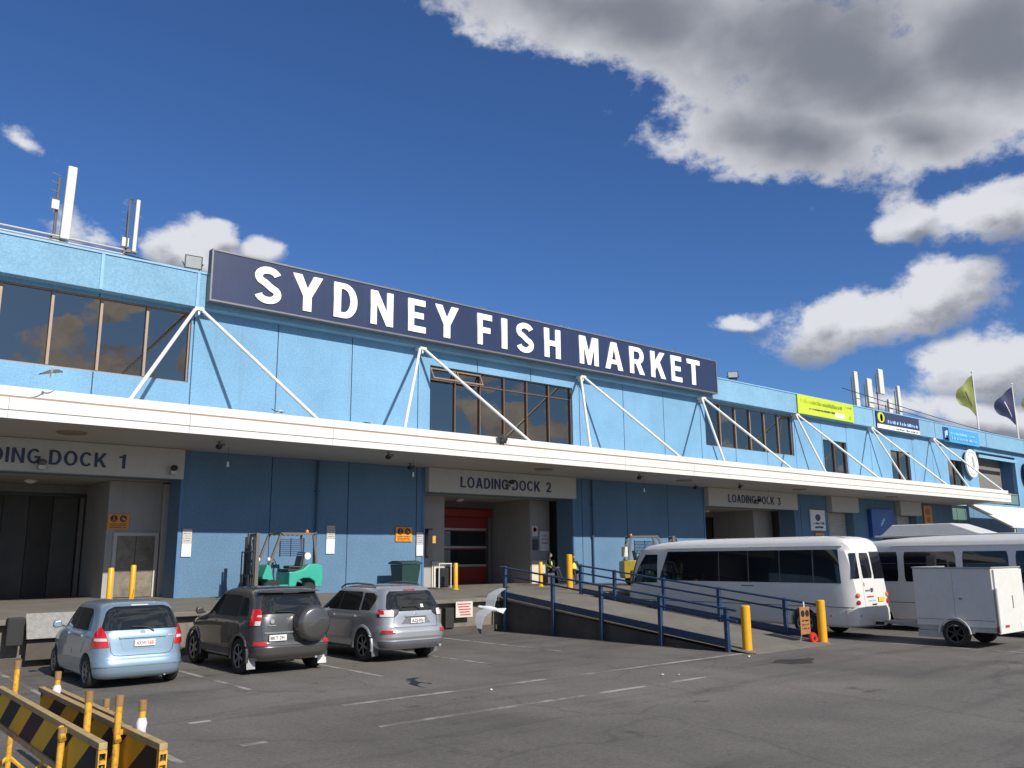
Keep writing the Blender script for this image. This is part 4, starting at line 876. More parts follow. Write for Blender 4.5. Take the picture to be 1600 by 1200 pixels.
# ================================================================== VEHICLES
def pchip(keys, x):
    """monotone cubic through (x, y) keys"""
    n = len(keys)
    if x <= keys[0][0]: return keys[0][1]
    if x >= keys[-1][0]: return keys[-1][1]
    d = [(keys[i+1][1]-keys[i][1])/(keys[i+1][0]-keys[i][0]) for i in range(n-1)]
    m = [d[0]]+[0 if d[i-1]*d[i] <= 0 else 2*d[i-1]*d[i]/(d[i-1]+d[i]) for i in range(1, n-1)]+[d[-1]]
    for i in range(n-1):
        if x <= keys[i+1][0]:
            h = keys[i+1][0]-keys[i][0]; t = (x-keys[i][0])/h
            return (2*t**3-3*t**2+1)*keys[i][1]+(t**3-2*t**2+t)*h*m[i]+(-2*t**3+3*t**2)*keys[i+1][1]+(t**3-t**2)*h*m[i+1]
class Shell:
    """a vehicle body given by a stack of horizontal sections; rear at y=0, nose at +y"""
    def __init__(s, root, X, Y, keys, ym, nr=5.0, nf=4.0, Z=0.0):
        s.root, s.X, s.Y, s.Z, s.ym, s.nr, s.nf = root, X, Y, Z, ym, nr, nf
        s.yr = [(k[0], k[1]) for k in keys]; s.yf = [(k[0], k[2]) for k in keys]; s.w = [(k[0], k[3]) for k in keys]
        s.z0, s.z1 = keys[0][0], keys[-1][0]
    def dims(s, z): return pchip(s.yr, z), pchip(s.yf, z), pchip(s.w, z)
    def pt(s, phi, z, off=0.0):
        yr, yf, w = s.dims(z); c, q = math.cos(phi), math.sin(phi)
        rear = q < 0; n = s.nr if rear else s.nf; hl = (s.ym-yr) if rear else (yf-s.ym)
        x = w*math.copysign(abs(c)**(2/n), c); y = s.ym+hl*math.copysign(abs(q)**(2/n), q)
        if off:
            gx = math.copysign(abs(x/w)**(n-1), x)/w; gy = math.copysign(abs((y-s.ym)/hl)**(n-1), q)/hl; l = math.hypot(gx, gy) or 1
            x += off*gx/l; y += off*gy/l
        return Vector((s.X+x, s.Y+y, s.Z+z))
    def phi(s, spec, z):
        yr, yf, w = s.dims(z); k = spec[0]
        if k == 'r': c = min(1, abs(spec[1])/w)**(s.nr/2); return -math.acos(c) if spec[1] >= 0 else -math.pi+math.acos(c)
        if k == 'f': c = min(1, abs(spec[1])/w)**(s.nf/2); return math.acos(c) if spec[1] >= 0 else math.pi-math.acos(c)
        side, y = spec[1], spec[2]
        if y < s.ym: q = min(1, (s.ym-y)/(s.ym-yr))**(s.nr/2); a = -math.asin(q)
        else: q = min(1, (y-s.ym)/(yf-s.ym))**(s.nf/2); a = math.asin(q)
        return a if side > 0 else -math.pi-a
    def body(s, mt, wheels=(), R_=.34, wx=None, name='body', nlev=56, npt=96, archdepth=.27):
        b = MB(); lev = [s.z0+(s.z1-s.z0)*(i/nlev) for i in range(nlev+1)]
        ks = [k[0] for k in s.w]; lev = sorted(set([round(q, 4) for q in lev+ks]))
        rings = []
        for z in lev:
            fine = [s.pt(-math.pi+2*math.pi*k/720, z) for k in range(720)]
            # resample by arc length, anchored at the left side
            L_ = [0]
            for k in range(720): L_.append(L_[-1]+(fine[(k+1) % 720]-fine[k]).length)
            r_ = []; j = 0
            for k in range(npt):
                t = L_[-1]*k/npt
                while L_[j+1] < t: j += 1
                a = (t-L_[j])/max(1e-9, L_[j+1]-L_[j]); r_.append(fine[j].lerp(fine[(j+1) % 720], a))
            rings.append(r_)
        vs = [p for r_ in rings for p in r_]; fs = []
        for i in range(len(rings)-1):
            for k in range(npt): fs.append((i*npt+k, i*npt+(k+1) % npt, (i+1)*npt+(k+1) % npt, (i+1)*npt+k))
        fs.append(list(range(npt))); fs.append([(len(rings)-1)*npt+k for k in range(npt)])
        b.add(vs, fs, mt)
        o = b.build(name, s.root, smooth=True)
        if wheels:
            og = Vector(ORG[s.root.name]); cut = MB()
            for (wy, wz) in wheels:
                for sd in (-1, 1):
                    x0 = s.X+sd*(wx-archdepth); x1 = s.X+sd*(wx+.5)
                    cut.lathe([(R_, x0), (R_, x1)], (0, s.Y+wy, s.Z+wz), 'x', mt, 40)
            c = cut.build('cutter', s.root)
            md = o.modifiers.new('arch', 'BOOLEAN'); md.object = c; md.operation = 'DIFFERENCE'; md.solver = 'EXACT'
            dg = bpy.context.evaluated_depsgraph_get(); me = bpy.data.meshes.new_from_object(o.evaluated_get(dg)); o.modifiers.clear(); o.data = me
            me.polygons.foreach_set('use_smooth', [True]*len(me.polygons))
            try: me.set_sharp_from_angle(angle=rad(35))
            except Exception: pass
            bpy.data.objects.remove(c)
        return o
    def patch(s, name, rows, mt, off=.004, th=.012, nx=12, nz=8, parent=None, smooth=True):
        """skin-following piece; rows: (z, specA, specB) bottom to top"""
        b = MB(); outer, inner = [], []
        zz = [rows[0][0]+(rows[-1][0]-rows[0][0])*i/nz for i in range(nz+1)]
        for z in zz:
            for i in range(len(rows)-1):
                if z <= rows[i+1][0]+1e-9: break
            t = (z-rows[i][0])/max(1e-9, rows[i+1][0]-rows[i][0]); t = min(1, max(0, t))
            def L_(a, c):
                if a[0] == c[0] and len(a) == len(c): return s.phi((a[0],)+tuple(a[k]+(c[k]-a[k])*t for k in range(1, len(a))), z)
                return s.phi(a, z)*(1-t)+s.phi(c, z)*t
            pa, pb = L_(rows[i][1], rows[i+1][1]), L_(rows[i][2], rows[i+1][2])
            if pb-pa > math.pi: pb -= 2*math.pi
            if pa-pb > math.pi: pb += 2*math.pi
            for k in range(nx+1):
                p = pa+(pb-pa)*k/nx; outer.append(s.pt(p, z, off)); inner.append(s.pt(p, z, off-th))
        n = nx+1; o = len(outer); fs = []
        for i in range(nz):
            for k in range(nx): a = i*n+k; fs += [(a, a+1, a+n+1, a+n), (o+a, o+a+n, o+a+n+1, o+a+1)]
        for i in range(nz): a = i*n; fs.append((a, a+n, o+a+n, o+a)); a = i*n+nx; fs.append((a, o+a, o+a+n, a+n))
        for k in range(nx): fs.append((k, o+k, o+k+1, k+1)); a = nz*n+k; fs.append((a, a+1, o+a+1, o+a))
        b.add(outer+inner, fs, mt); return b.build(name, parent or s.root, smooth=smooth)
    def seam(s, name, pts, r=.004, mt='dark', parent=None):
        b = MB(); b.tube([s.pt(s.phi(sp, z), z, .001) for (z, sp) in pts], r, mt, 5); return b.build(name, parent or s.root)
def wheel(root, x, y, r, wd, sd, spokes=5, mt='alloy', hub='alloy', z=0):
    t = MB(); xo = x+sd*wd/2; xi = x-sd*wd/2; q = .012
    t.lathe([(r*.66, xi), (r*.93, xi), (r, xi+sd*.035), (r, xo-sd*.035), (r*.95, xo-sd*.008), (r*.86, xo), (r*.68, xo-sd*.004), (r*.66, xo-sd*.03)], (0, y, z+r), 'x', 'black', 36)
    w_ = t.build('wheel', root, smooth=True)
    b = MB(); b.lathe([(r*.665, xo-sd*.03), (r*.67, xo-sd*.005), (r*.62, xo-sd*.012), (r*.60, xo-sd*.05)], (0, y, z+r), 'x', mt, 36)
    b.lathe([(0, xo-sd*.02), (r*.16, xo-sd*.022), (r*.17, xo-sd*.05)], (0, y, z+r), 'x', hub, 16)
    for i in range(spokes):
        a = 2*math.pi*i/spokes+.3; ca, sa = math.cos(a), math.sin(a); pr = Vector((0, -sa, ca))
        c0, c1 = Vector((xo-sd*.03, y+ca*r*.1, z+r+sa*r*.1)), Vector((xo-sd*.018, y+ca*r*.64, z+r+sa*r*.64)); h0, h1 = r*.085, r*.06
        vs = [c0+pr*h0, c0-pr*h0, c1-pr*h1, c1+pr*h1]; dv = Vector((-sd*.02, 0, 0)); vs += [v+dv for v in vs]
        b.add(vs, [(0, 1, 2, 3), (7, 6, 5, 4), (0, 4, 5, 1), (1, 5, 6, 2), (2, 6, 7, 3), (3, 7, 4, 0)], hub)
    b.build('rim', w_, smooth=True)
    b = MB(); b.lathe([(r*.62, xo-sd*.06), (0, xo-sd*.061)], (0, y, z+r), 'x', 'dark', 24); b.build('brake_disc', w_)
    return w_
def plate(root, x, y, z, w_, h, txt, mt='plate', tm='dark', tilt=0):
    p = box('number_plate', root, x-w_/2, x+w_/2, y-.012, y, z-h/2, z+h/2, mt)
    if txt: text_mesh(txt, 'plate_text', tm, p, x, z-h*.30, y-.0145, h*.58, w_*.84, .02, .003)
    return p
def mirror(root, x, y, z, sd, mt):
    b = MB(); b.prism([(x+sd*.02, z-.07), (x+sd*.17, z-.085), (x+sd*.20, z-.02), (x+sd*.18, z+.06), (x+sd*.05, z+.075)], y-.05, y+.06, 'y', mt); b.build('wing_mirror', root, bevel=.03, seg=3)
    b = MB(); b.tube([(x-sd*.02, y, z-.05), (x+sd*.1, y, z-.03)], .02, 'dark', 6); b.build('mirror_arm', root)
def under(root, X, Y, w, L_, z):
    b = MB(); b.box(X-w+.22, X+w-.22, Y+.25, Y+L_-.2, z, z+.18, 'dark'); b.box(X-.1, X+.1, Y+.3, Y+L_-.4, z-.05, z, 'fgrey'); b.build('chassis', root)

# ---- light blue hatchback
def hatchback():
    X, Y = 5.42, 17.18
    t = thing('hatchback', 'small light blue hatchback, leftmost of the three cars parked nose in', 'car', (X, Y, 0), 'cars parked nose in to the platform')
    k = [(.17, .16, 3.66, .74), (.22, .06, 3.72, .80), (.30, .015, 3.78, .825), (.42, .0, 3.82, .838), (.50, .015, 3.83, .838), (.56, .05, 3.82, .836), (.74, .075, 3.78, .834), (.84, .085, 3.66, .83), (.92, .095, 3.40, .824), (.98, .11, 3.12, .812), (1.02, .13, 2.96, .80),
         (1.10, .17, 2.80, .775), (1.22, .235, 2.60, .742), (1.34, .31, 2.38, .706), (1.43, .385, 2.20, .672), (1.49, .47, 2.02, .62), (1.525, .60, 1.80, .52), (1.545, .78, 1.60, .36), (1.552, 1.0, 1.40, .15)]
    S_ = Shell(t, X, Y, k, 1.7, 7.0, 4.2)
    S_.body('jazz', [(.66, .29), (3.06, .29)], .345, .80)
    under(t, X, Y, .8, 3.8, .19)
    for wy in (.66, 3.06):
        for sd in (-1, 1): wheel(t, X+sd*.735, Y+wy, .29, .175, sd, 7)
    S_.patch('rear_window', [(1.035, ('r', -.695), ('r', .695)), (1.10, ('r', -.685), ('r', .685)), (1.36, ('r', -.60), ('r', .60)), (1.43, ('r', -.53), ('r', .53)), (1.455, ('r', -.45), ('r', .45))], 'glasscar', .005, .012, 18, 10)
    S_.patch('brake_light', [(1.462, ('r', -.16), ('r', .16)), (1.485, ('r', -.15), ('r', .15))], 'clearlens', .02, .03, 6, 2)
    for sd in (-1, 1):
        def rr(x): return ('r', sd*x)
        def ss(y): return ('s', sd, y)
        hl = [(.745, .58, .42), (.83, .60, .40), (.92, .62, .38), (1.0, .645, .36), (1.10, .685, .33)]
        L_ = S_.patch('tail_light', [(z, rr(a), ss(b_)) for z, a, b_ in hl], 'redlens', .014, .03, 12, 10)
        S_.patch('reverse_lens', [(.855, rr(.615), ss(.33)), (.905, rr(.63), ss(.31))], 'clearlens', .018, .02, 10, 3, parent=L_)
        wl = [(1.0, 1.10, 1.72), (1.30, 1.18, 1.72), (1.40, 1.30, 1.72)]
        S_.patch('side_window', [(1.02, ss(.62), ss(1.62)), (1.30, ss(.74), ss(1.62)), (1.41, ss(.95), ss(1.60))], 'glasscar', .004, .01, 10, 8)
        S_.patch('side_window', [(1.02, ss(1.72), ss(2.72)), (1.20, ss(1.71), ss(2.46)), (1.41, ss(1.68), ss(2.08))], 'glasscar', .004, .01, 10, 8)
        S_.patch('pillar_trim', [(1.02, ss(1.62), ss(1.72)), (1.41, ss(1.60), ss(1.68))], 'dark', .003, .01, 3, 6)
        S_.seam('door_seam', [(.34, ss(1.66)), (.6, ss(1.67)), (1.0, ss(1.67))]); S_.seam('door_seam', [(.62, ss(1.0)), (.8, ss(.86)), (1.0, ss(.80))]); S_.seam('door_seam', [(.34, ss(2.72)), (.6, ss(2.78)), (1.0, ss(2.74))])
        for y in (1.0, 1.95): S_.patch('door_handle', [(.90, ss(y), ss(y+.18)), (.935, ss(y), ss(y+.18))], 'jazz', .03, .03, 4, 2)
        mirror(t, X+sd*.79, Y+2.62, 1.06, sd, 'jazz')
        S_.patch('headlight', [(.66, ('f', sd*.48), ss(3.35)), (.84, ('f', sd*.55), ss(3.2))], 'clearlens', .008, .02, 8, 4)
    S_.patch('windscreen', [(1.04, ('f', -.70), ('f', .70)), (1.42, ('f', -.56), ('f', .56))], 'glasscar', .004, .01, 14, 8)
    # tailgate: recess line, plate housing, bumper crease, badge, wiper
    S_.seam('tailgate_seam', [(1.02, ('r', -.62)), (.80, ('r', -.575)), (.66, ('r', -.55)), (.60, ('r', -.50)), (.585, ('r', -.40)), (.585, ('r', 0)), (.585, ('r', .40)), (.60, ('r', .50)), (.66, ('r', .55)), (.80, ('r', .575)), (1.02, ('r', .62))], .005)
    S_.patch('plate_recess', [(.70, ('r', -.36), ('r', .36)), (.895, ('r', -.40), ('r', .40))], 'jazz', .006, .02, 12, 3)
    S_.patch('tailgate_garnish', [(.895, ('r', -.42), ('r', .42)), (.925, ('r', -.42), ('r', .42))], 'jazz', .035, .04, 12, 3)
    plate(t, X+.03, Y+.045, .80, .372, .115, 'AXW·16B', 'plate', 'redtext')
    b = MB(); b.lathe([(.035, 0), (.05, 0), (.05, .012), (.035, .012)], (X+.0, Y+.105, .975), 'y', 'steel', 18); b.build('badge', t, smooth=True)
    S_.patch('model_badge', [(.90, ('r', .46), ('r', .58)), (.925, ('r', .46), ('r', .58))], 'steel', .01, .01, 6, 2)
    p = [S_.pt(S_.phi(('r', x), z), z, .03) for x, z in ((.20, 1.0), (.12, 1.06), (-.02, 1.085), (-.2, 1.09))]
    b = MB(); b.tube(p, .011, 'dark', 6); b.build('rear_wiper', t)
    S_.patch('bumper_crease', [(.40, ('s', -1, .3), ('s', 1, .3)), (.425, ('s', -1, .3), ('s', 1, .3))], 'jazz', .012, .02, 30, 2)
    b = MB(); b.tube([(X+.45, Y+.1, .2), (X+.45, Y+.3, .2)], .025, 'steel', 8); b.build('exhaust', t)
    b = MB(); b.tube([(X, Y+.95, 1.54), (X, Y+.85, 1.75)], .005, 'dark', 5); b.build('aerial', t)
    return t
hatchback()

# ---- charcoal SUV with spare wheel
def charcoal_suv():
    X, Y = 8.40, 16.95
    t = thing('suv', 'dark charcoal SUV with a hard covered spare wheel on its tailgate', 'car', (X, Y, 0), 'cars parked nose in to the platform')
    k = [(.26, .22, 4.0, .78), (.32, .08, 4.1, .86), (.42, .01, 4.18, .895), (.55, .0, 4.2, .905), (.60, .03, 4.2, .905), (.64, .07, 4.2, .905), (.85, .09, 4.15, .90), (.98, .10, 3.95, .895), (1.06, .11, 3.5, .885), (1.11, .12, 3.22, .872),
         (1.16, .14, 3.08, .855), (1.3, .20, 2.86, .815), (1.46, .28, 2.60, .77), (1.57, .35, 2.42, .73), (1.645, .40, 2.22, .68), (1.69, .50, 2.0, .60), (1.715, .70, 1.75, .45), (1.73, 1.0, 1.5, .2)]
    S_ = Shell(t, X, Y, k, 1.8, 6.8, 4.2)
    S_.body('ravp', [(.84, .355), (3.38, .355)], .42, .87)
    under(t, X, Y, .88, 4.2, .27)
    for wy in (.84, 3.38):
        for sd in (-1, 1):
            wheel(t, X+sd*.79, Y+wy, .355, .22, sd, 6)
            b = MB(); yy = Y+wy-.44; b.add([(X+sd*.70, yy, .12), (X+sd*.89, yy-.02, .12), (X+sd*.89, yy+.03, .45), (X+sd*.70, yy+.05, .45), (X+sd*.70, yy+.015, .12), (X+sd*.89, yy-.005, .12), (X+sd*.89, yy+.045, .45), (X+sd*.70, yy+.065, .45)], [(0, 1, 2, 3), (7, 6, 5, 4), (0, 4, 5, 1), (1, 5, 6, 2), (2, 6, 7, 3), (3, 7, 4, 0)], 'steel' if wy < 1 else 'dark'); b.build('mud_flap', t)
    S_.patch('rear_window', [(1.20, ('r', -.70), ('r', .70)), (1.52, ('r', -.63), ('r', .63)), (1.60, ('r', -.55), ('r', .55))], 'glasscar', .005, .012, 18, 8)
    S_.patch('roof_spoiler', [(1.625, ('r', -.62), ('r', .62)), (1.66, ('r', -.60), ('r', .60))], 'ravp', .11, .13, 16, 2)
    S_.patch('brake_light', [(1.605, ('r', -.17), ('r', .17)), (1.622, ('r', -.17), ('r', .17))], 'clearlens', .05, .05, 6, 2)
    for sd in (-1, 1):
        rr = lambda x: ('r', sd*x); ss = lambda y: ('s', sd, y)
        L_ = S_.patch('tail_light', [(.98, rr(.74), ss(.40)), (1.05, rr(.72), ss(.40)), (1.26, rr(.675), ss(.44)), (1.30, rr(.69), ss(.44))], 'redlens', .02, .05, 10, 8)
        S_.patch('reverse_lens', [(.985, rr(.735), ss(.26)), (1.07, rr(.715), ss(.26))], 'clearlens', .026, .02, 8, 3, parent=L_); S_.patch('light_band', [(1.15, rr(.695), ss(.27)), (1.185, rr(.69), ss(.27))], 'clearlens', .025, .02, 8, 2, parent=L_)
        S_.patch('reflector', [(.60, rr(.62), rr(.82)), (.66, rr(.62), rr(.82))], 'redlens', .03, .04, 8, 2)
        S_.patch('side_window', [(1.16, ss(.55), ss(.98)), (1.45, ss(.68), ss(.98)), (1.52, ss(.78), ss(.98))], 'glasscar', .004, .01, 6, 6)
        S_.patch('side_window', [(1.14, ss(1.05), ss(1.92)), (1.52, ss(1.05), ss(1.90)), (1.56, ss(1.1), ss(1.88))], 'glasscar', .004, .01, 8, 6)
        S_.patch('side_window', [(1.14, ss(2.0), ss(2.96)), (1.35, ss(1.98), ss(2.62)), (1.56, ss(1.96), ss(2.32))], 'glasscar', .004, .01, 8, 6)
        S_.patch('pillar_trim', [(1.14, ss(1.92), ss(2.0)), (1.56, ss(1.88), ss(1.96))], 'dark', .003, .01, 3, 6); S_.patch('pillar_trim', [(1.15, ss(.98), ss(1.05)), (1.52, ss(.98), ss(1.08))], 'dark', .003, .01, 3, 6)
        S_.seam('door_seam', [(.5, ss(1.95)), (1.12, ss(1.96))]); S_.seam('door_seam', [(.5, ss(1.34)), (.85, ss(1.22)), (1.12, ss(1.02))]); S_.seam('door_seam', [(.5, ss(2.98)), (1.12, ss(2.98))])
        for y in (1.16, 2.1): S_.patch('door_handle', [(1.0, ss(y), ss(y+.2)), (1.035, ss(y), ss(y+.2))], 'ravp', .03, .03, 4, 2)
        S_.patch('sill_trim', [(.36, ss(1.28), ss(2.94)), (.48, ss(1.28), ss(2.94))], 'plast', .02, .03, 10, 2)
        for wy in (.84, 3.38):     # flared arch lips
            b = MB(); b.tube([(X+sd*.885, Y+wy+.43*math.cos(rad(a)), .355+.43*math.sin(rad(a))) for a in range(-10, 195, 12)], .035, 'ravp', 8); b.build('arch_flare', t, smooth=True)
        mirror(t, X+sd*.87, Y+2.86, 1.20, sd, 'ravp')
        S_.patch('headlight', [(.82, ('f', sd*.52), ss(3.6)), (1.0, ('f', sd*.56), ss(3.3))], 'clearlens', .008, .02, 8, 4)
    S_.patch('windscreen', [(1.18, ('f', -.74), ('f', .74)), (1.58, ('f', -.6), ('f', .6))], 'glasscar', .004, .01, 14, 8)
    S_.patch('tailgate_panel', [(.70, ('r', -.69), ('r', .69)), (1.15, ('r', -.72), ('r', .70))], 'ravp', .012, .02, 16, 4)
    # spare wheel cover
    b = MB(); b.lathe([(0, -.24), (.27, -.235), (.315, -.215), (.33, -.19), (.355, -.17), (.365, -.13), (.365, .06), (.33, .08)], (X+.30, Y+.0, 1.0), 'y', 'ravp', 40); sp = b.build('spare_wheel_cover', t, smooth=True)
    b = MB(); b.tube([(X+.12, Y-.243, .93), (X+.20, Y-.245, .97), (X+.28, Y-.245, 1.02), (X+.38, Y-.245, 1.06), (X+.5, Y-.242, 1.07)], .005, 'dark', 6); b.build('cover_groove', sp)
    plate(t, X-.40, Y+.045, .735, .372, .115, 'BKT·291', 'plate', 'dark')
    S_.patch('plate_garnish', [(.82, ('r', -.66), ('r', -.02)), (.85, ('r', -.66), ('r', -.02))], 'silver', .04, .04, 8, 2)
    S_.patch('bumper_step', [(.585, ('s', -1, .25), ('s', 1, .25)), (.635, ('s', -1, .25), ('s', 1, .25))], 'plast', .02, .03, 30, 2)
    b = MB(); b.lathe([(.03, 0), (.045, 0), (.045, .01), (.03, .01)], (X-.52, Y+.075, 1.06), 'y', 'steel', 16); b.box(X-.60, X-.44, Y+.07, Y+.08, .97, .985, 'steel'); b.build('badge', t)
    p = [S_.pt(S_.phi(('r', x), z), z, .03) for x, z in ((.05, 1.19), (-.1, 1.235), (-.4, 1.25))]
    b = MB(); b.tube(p, .012, 'dark', 6); b.build('rear_wiper', t)
    b = MB(); b.tube([(X+.5, Y+.1, .3), (X+.5, Y+.4, .3)], .03, 'steel', 8); b.build('exhaust', t)
    return t
charcoal_suv()

# ---- silver SUV
def silver_suv():
    X, Y = 11.38, 16.92
    t = thing('suv', 'silver grey SUV with roof rails and dark rear window, parked nearest the ramp', 'car', (X, Y, 0), 'cars parked nose in to the platform')
    k = [(.27, .20, 4.4, .78), (.33, .07, 4.5, .86), (.45, .02, 4.6, .895), (.50, .03, 4.62, .90), (.56, .0, 4.63, .90), (.66, .0, 4.64, .90), (.74, .04, 4.62, .898), (.80, .09, 4.6, .896), (.92, .11, 4.4, .892), (1.02, .12, 3.9, .885), (1.08, .13, 3.62, .875),
         (1.14, .15, 3.45, .855), (1.28, .22, 3.15, .815), (1.44, .31, 2.85, .765), (1.54, .38, 2.65, .73), (1.61, .46, 2.45, .68), (1.655, .58, 2.2, .60), (1.685, .85, 1.95, .42), (1.695, 1.1, 1.7, .2)]
    S_ = Shell(t, X, Y, k, 1.9, 6.8, 4.2)
    S_.body('outp', [(.98, .355), (3.65, .355)], .42, .87)
    under(t, X, Y, .88, 4.6, .27)
    for wy in (.98, 3.65):
        for sd in (-1, 1):
            wheel(t, X+sd*.785, Y+wy, .355, .22, sd, 6)
            b = MB(); yy = Y+wy-.44; b.add([(X+sd*.72, yy, .14), (X+sd*.90, yy-.02, .14), (X+sd*.90, yy+.03, .45), (X+sd*.72, yy+.05, .45), (X+sd*.72, yy+.015, .14), (X+sd*.90, yy-.005, .14), (X+sd*.90, yy+.045, .45), (X+sd*.72, yy+.065, .45)], [(0, 1, 2, 3), (7, 6, 5, 4), (0, 4, 5, 1), (1, 5, 6, 2), (2, 6, 7, 3), (3, 7, 4, 0)], 'plast'); b.build('mud_flap', t)
            b = MB(); b.tube([(X+sd*.885, Y+wy+.43*math.cos(rad(a)), .355+.43*math.sin(rad(a))) for a in range(-10, 195, 12)], .04, 'outp', 8); b.build('arch_flare', t, smooth=True)
    rear = S_.patch('rear_window', [(1.12, ('r', -.52), ('r', .52)), (1.17, ('r', -.72), ('r', .72)), (1.48, ('r', -.62), ('r', .62)), (1.56, ('r', -.54), ('r', .54))], 'glasscar', .006, .012, 18, 10)
    S_.patch('brake_light', [(1.575, ('r', -.16), ('r', .16)), (1.592, ('r', -.16), ('r', .16))], 'redlens', .02, .03, 6, 2)
    S_.patch('window_sticker', [(1.19, ('r', .17), ('r', .24)), (1.26, ('r', .17), ('r', .24))], 'white2', .009, .004, 3, 3, parent=rear)
    for sd in (-1, 1):
        rr = lambda x: ('r', sd*x); ss = lambda y: ('s', sd, y)
        S_.patch('light_surround', [(1.0, rr(.56), ss(.40)), (1.07, rr(.46), ss(.42)), (1.165, rr(.44), ss(.44))], 'dark', .010, .02, 12, 5)
        L_ = S_.patch('tail_light', [(1.01, rr(.585), ss(.33)), (1.10, rr(.575), ss(.35)), (1.155, rr(.59), ss(.37))], 'clearlens', .016, .02, 12, 4)
        S_.patch('red_lens', [(1.06, rr(.76), ss(.42)), (1.15, rr(.75), ss(.42))], 'redlens', .019, .01, 8, 3, parent=L_)
        S_.patch('reflector', [(.655, rr(.60), ss(.22)), (.72, rr(.62), ss(.22))], 'redlens', .02, .04, 8, 2)
        S_.patch('side_window', [(1.14, ss(.75), ss(1.12)), (1.35, ss(.60), ss(1.12)), (1.48, ss(.58), ss(1.12)), (1.52, ss(.75), ss(1.12))], 'glasscar', .004, .01, 6, 6)
        S_.patch('side_window', [(1.12, ss(1.2), ss(2.1)), (1.50, ss(1.2), ss(2.08)), (1.54, ss(1.25), ss(2.05))], 'glasscar', .004, .01, 8, 6)
        S_.patch('side_window', [(1.12, ss(2.18), ss(3.28)), (1.32, ss(2.16), ss(2.92)), (1.54, ss(2.14), ss(2.52))], 'glasscar', .004, .01, 8, 6)
        S_.patch('pillar_trim', [(1.12, ss(2.10), ss(2.18)), (1.54, ss(2.06), ss(2.14))], 'dark', .003, .01, 3, 6)
        S_.seam('door_seam', [(.5, ss(2.13)), (1.1, ss(2.14))]); S_.seam('door_seam', [(.5, ss(1.5)), (.85, ss(1.40)), (1.1, ss(1.16))]); S_.seam('door_seam', [(.5, ss(3.2)), (1.1, ss(3.22))])
        for y in (1.32, 2.3): S_.patch('door_handle', [(.98, ss(y), ss(y+.2)), (1.015, ss(y), ss(y+.2))], 'outp', .03, .03, 4, 2)
        mirror(t, X+sd*.87, Y+3.1, 1.18, sd, 'outp')
        b = MB(); b.tube([(X+sd*.62, Y+.80, 1.60), (X+sd*.62, Y+1.0, 1.70), (X+sd*.62, Y+1.7, 1.725), (X+sd*.62, Y+2.3, 1.69), (X+sd*.61, Y+2.5, 1.60)], .02, 'plast', 8); b.build('roof_rail', t, smooth=True)
        S_.patch('headlight', [(.82, ('f', sd*.52), ss(4.0)), (1.0, ('f', sd*.56), ss(3.7))], 'clearlens', .008, .02, 8, 4)
    S_.patch('windscreen', [(1.16, ('f', -.74), ('f', .74)), (1.56, ('f', -.6), ('f', .6))], 'glasscar', .004, .01, 14, 8)
    S_.patch('bumper_insert', [(.33, ('s', -1, .35), ('s', 1, .35)), (.48, ('s', -1, .35), ('s', 1, .35))], 'plast', .012, .03, 30, 3)
    S_.seam('tailgate_seam', [(1.0, ('r', -.57)), (.86, ('r', -.585)), (.78, ('r', -.58)), (.765, ('r', -.5)), (.765, ('r', .5)), (.78, ('r', .58)), (.86, ('r', .585)), (1.0, ('r', .57))], .005)
    S_.patch('plate_recess', [(.84, ('r', -.40), ('r', .40)), (.98, ('r', -.28), ('r', .28)), (1.0, ('r', -.26), ('r', .26))], 'silver', .006, .02, 12, 3)
    S_.patch('tailgate_garnish', [(1.0, ('r', -.30), ('r', .30)), (1.025, ('r', -.30), ('r', .30))], 'outp', .035, .05, 12, 2)
    plate(t, X+.02, Y+.075, .91, .372, .115, 'AZJ·05J', 'plate', 'dark')
    b = MB(); b.prism([(X-.04, 1.045), (X+.04, 1.045), (X, 1.09)], Y+.105, Y+.125, 'y', 'steel'); b.build('badge', t)
    p = [S_.pt(S_.phi(('r', x), z), z, .03) for x, z in ((.12, 1.16), (0, 1.22), (-.35, 1.22))]
    b = MB(); b.tube(p, .012, 'dark', 6); b.build('rear_wiper', t)
    b = MB(); b.tube([(X+.62, Y+.02, .33), (X+.62, Y+.35, .33)], .035, 'steel', 8); b.build('exhaust', t)
    return t
silver_suv()

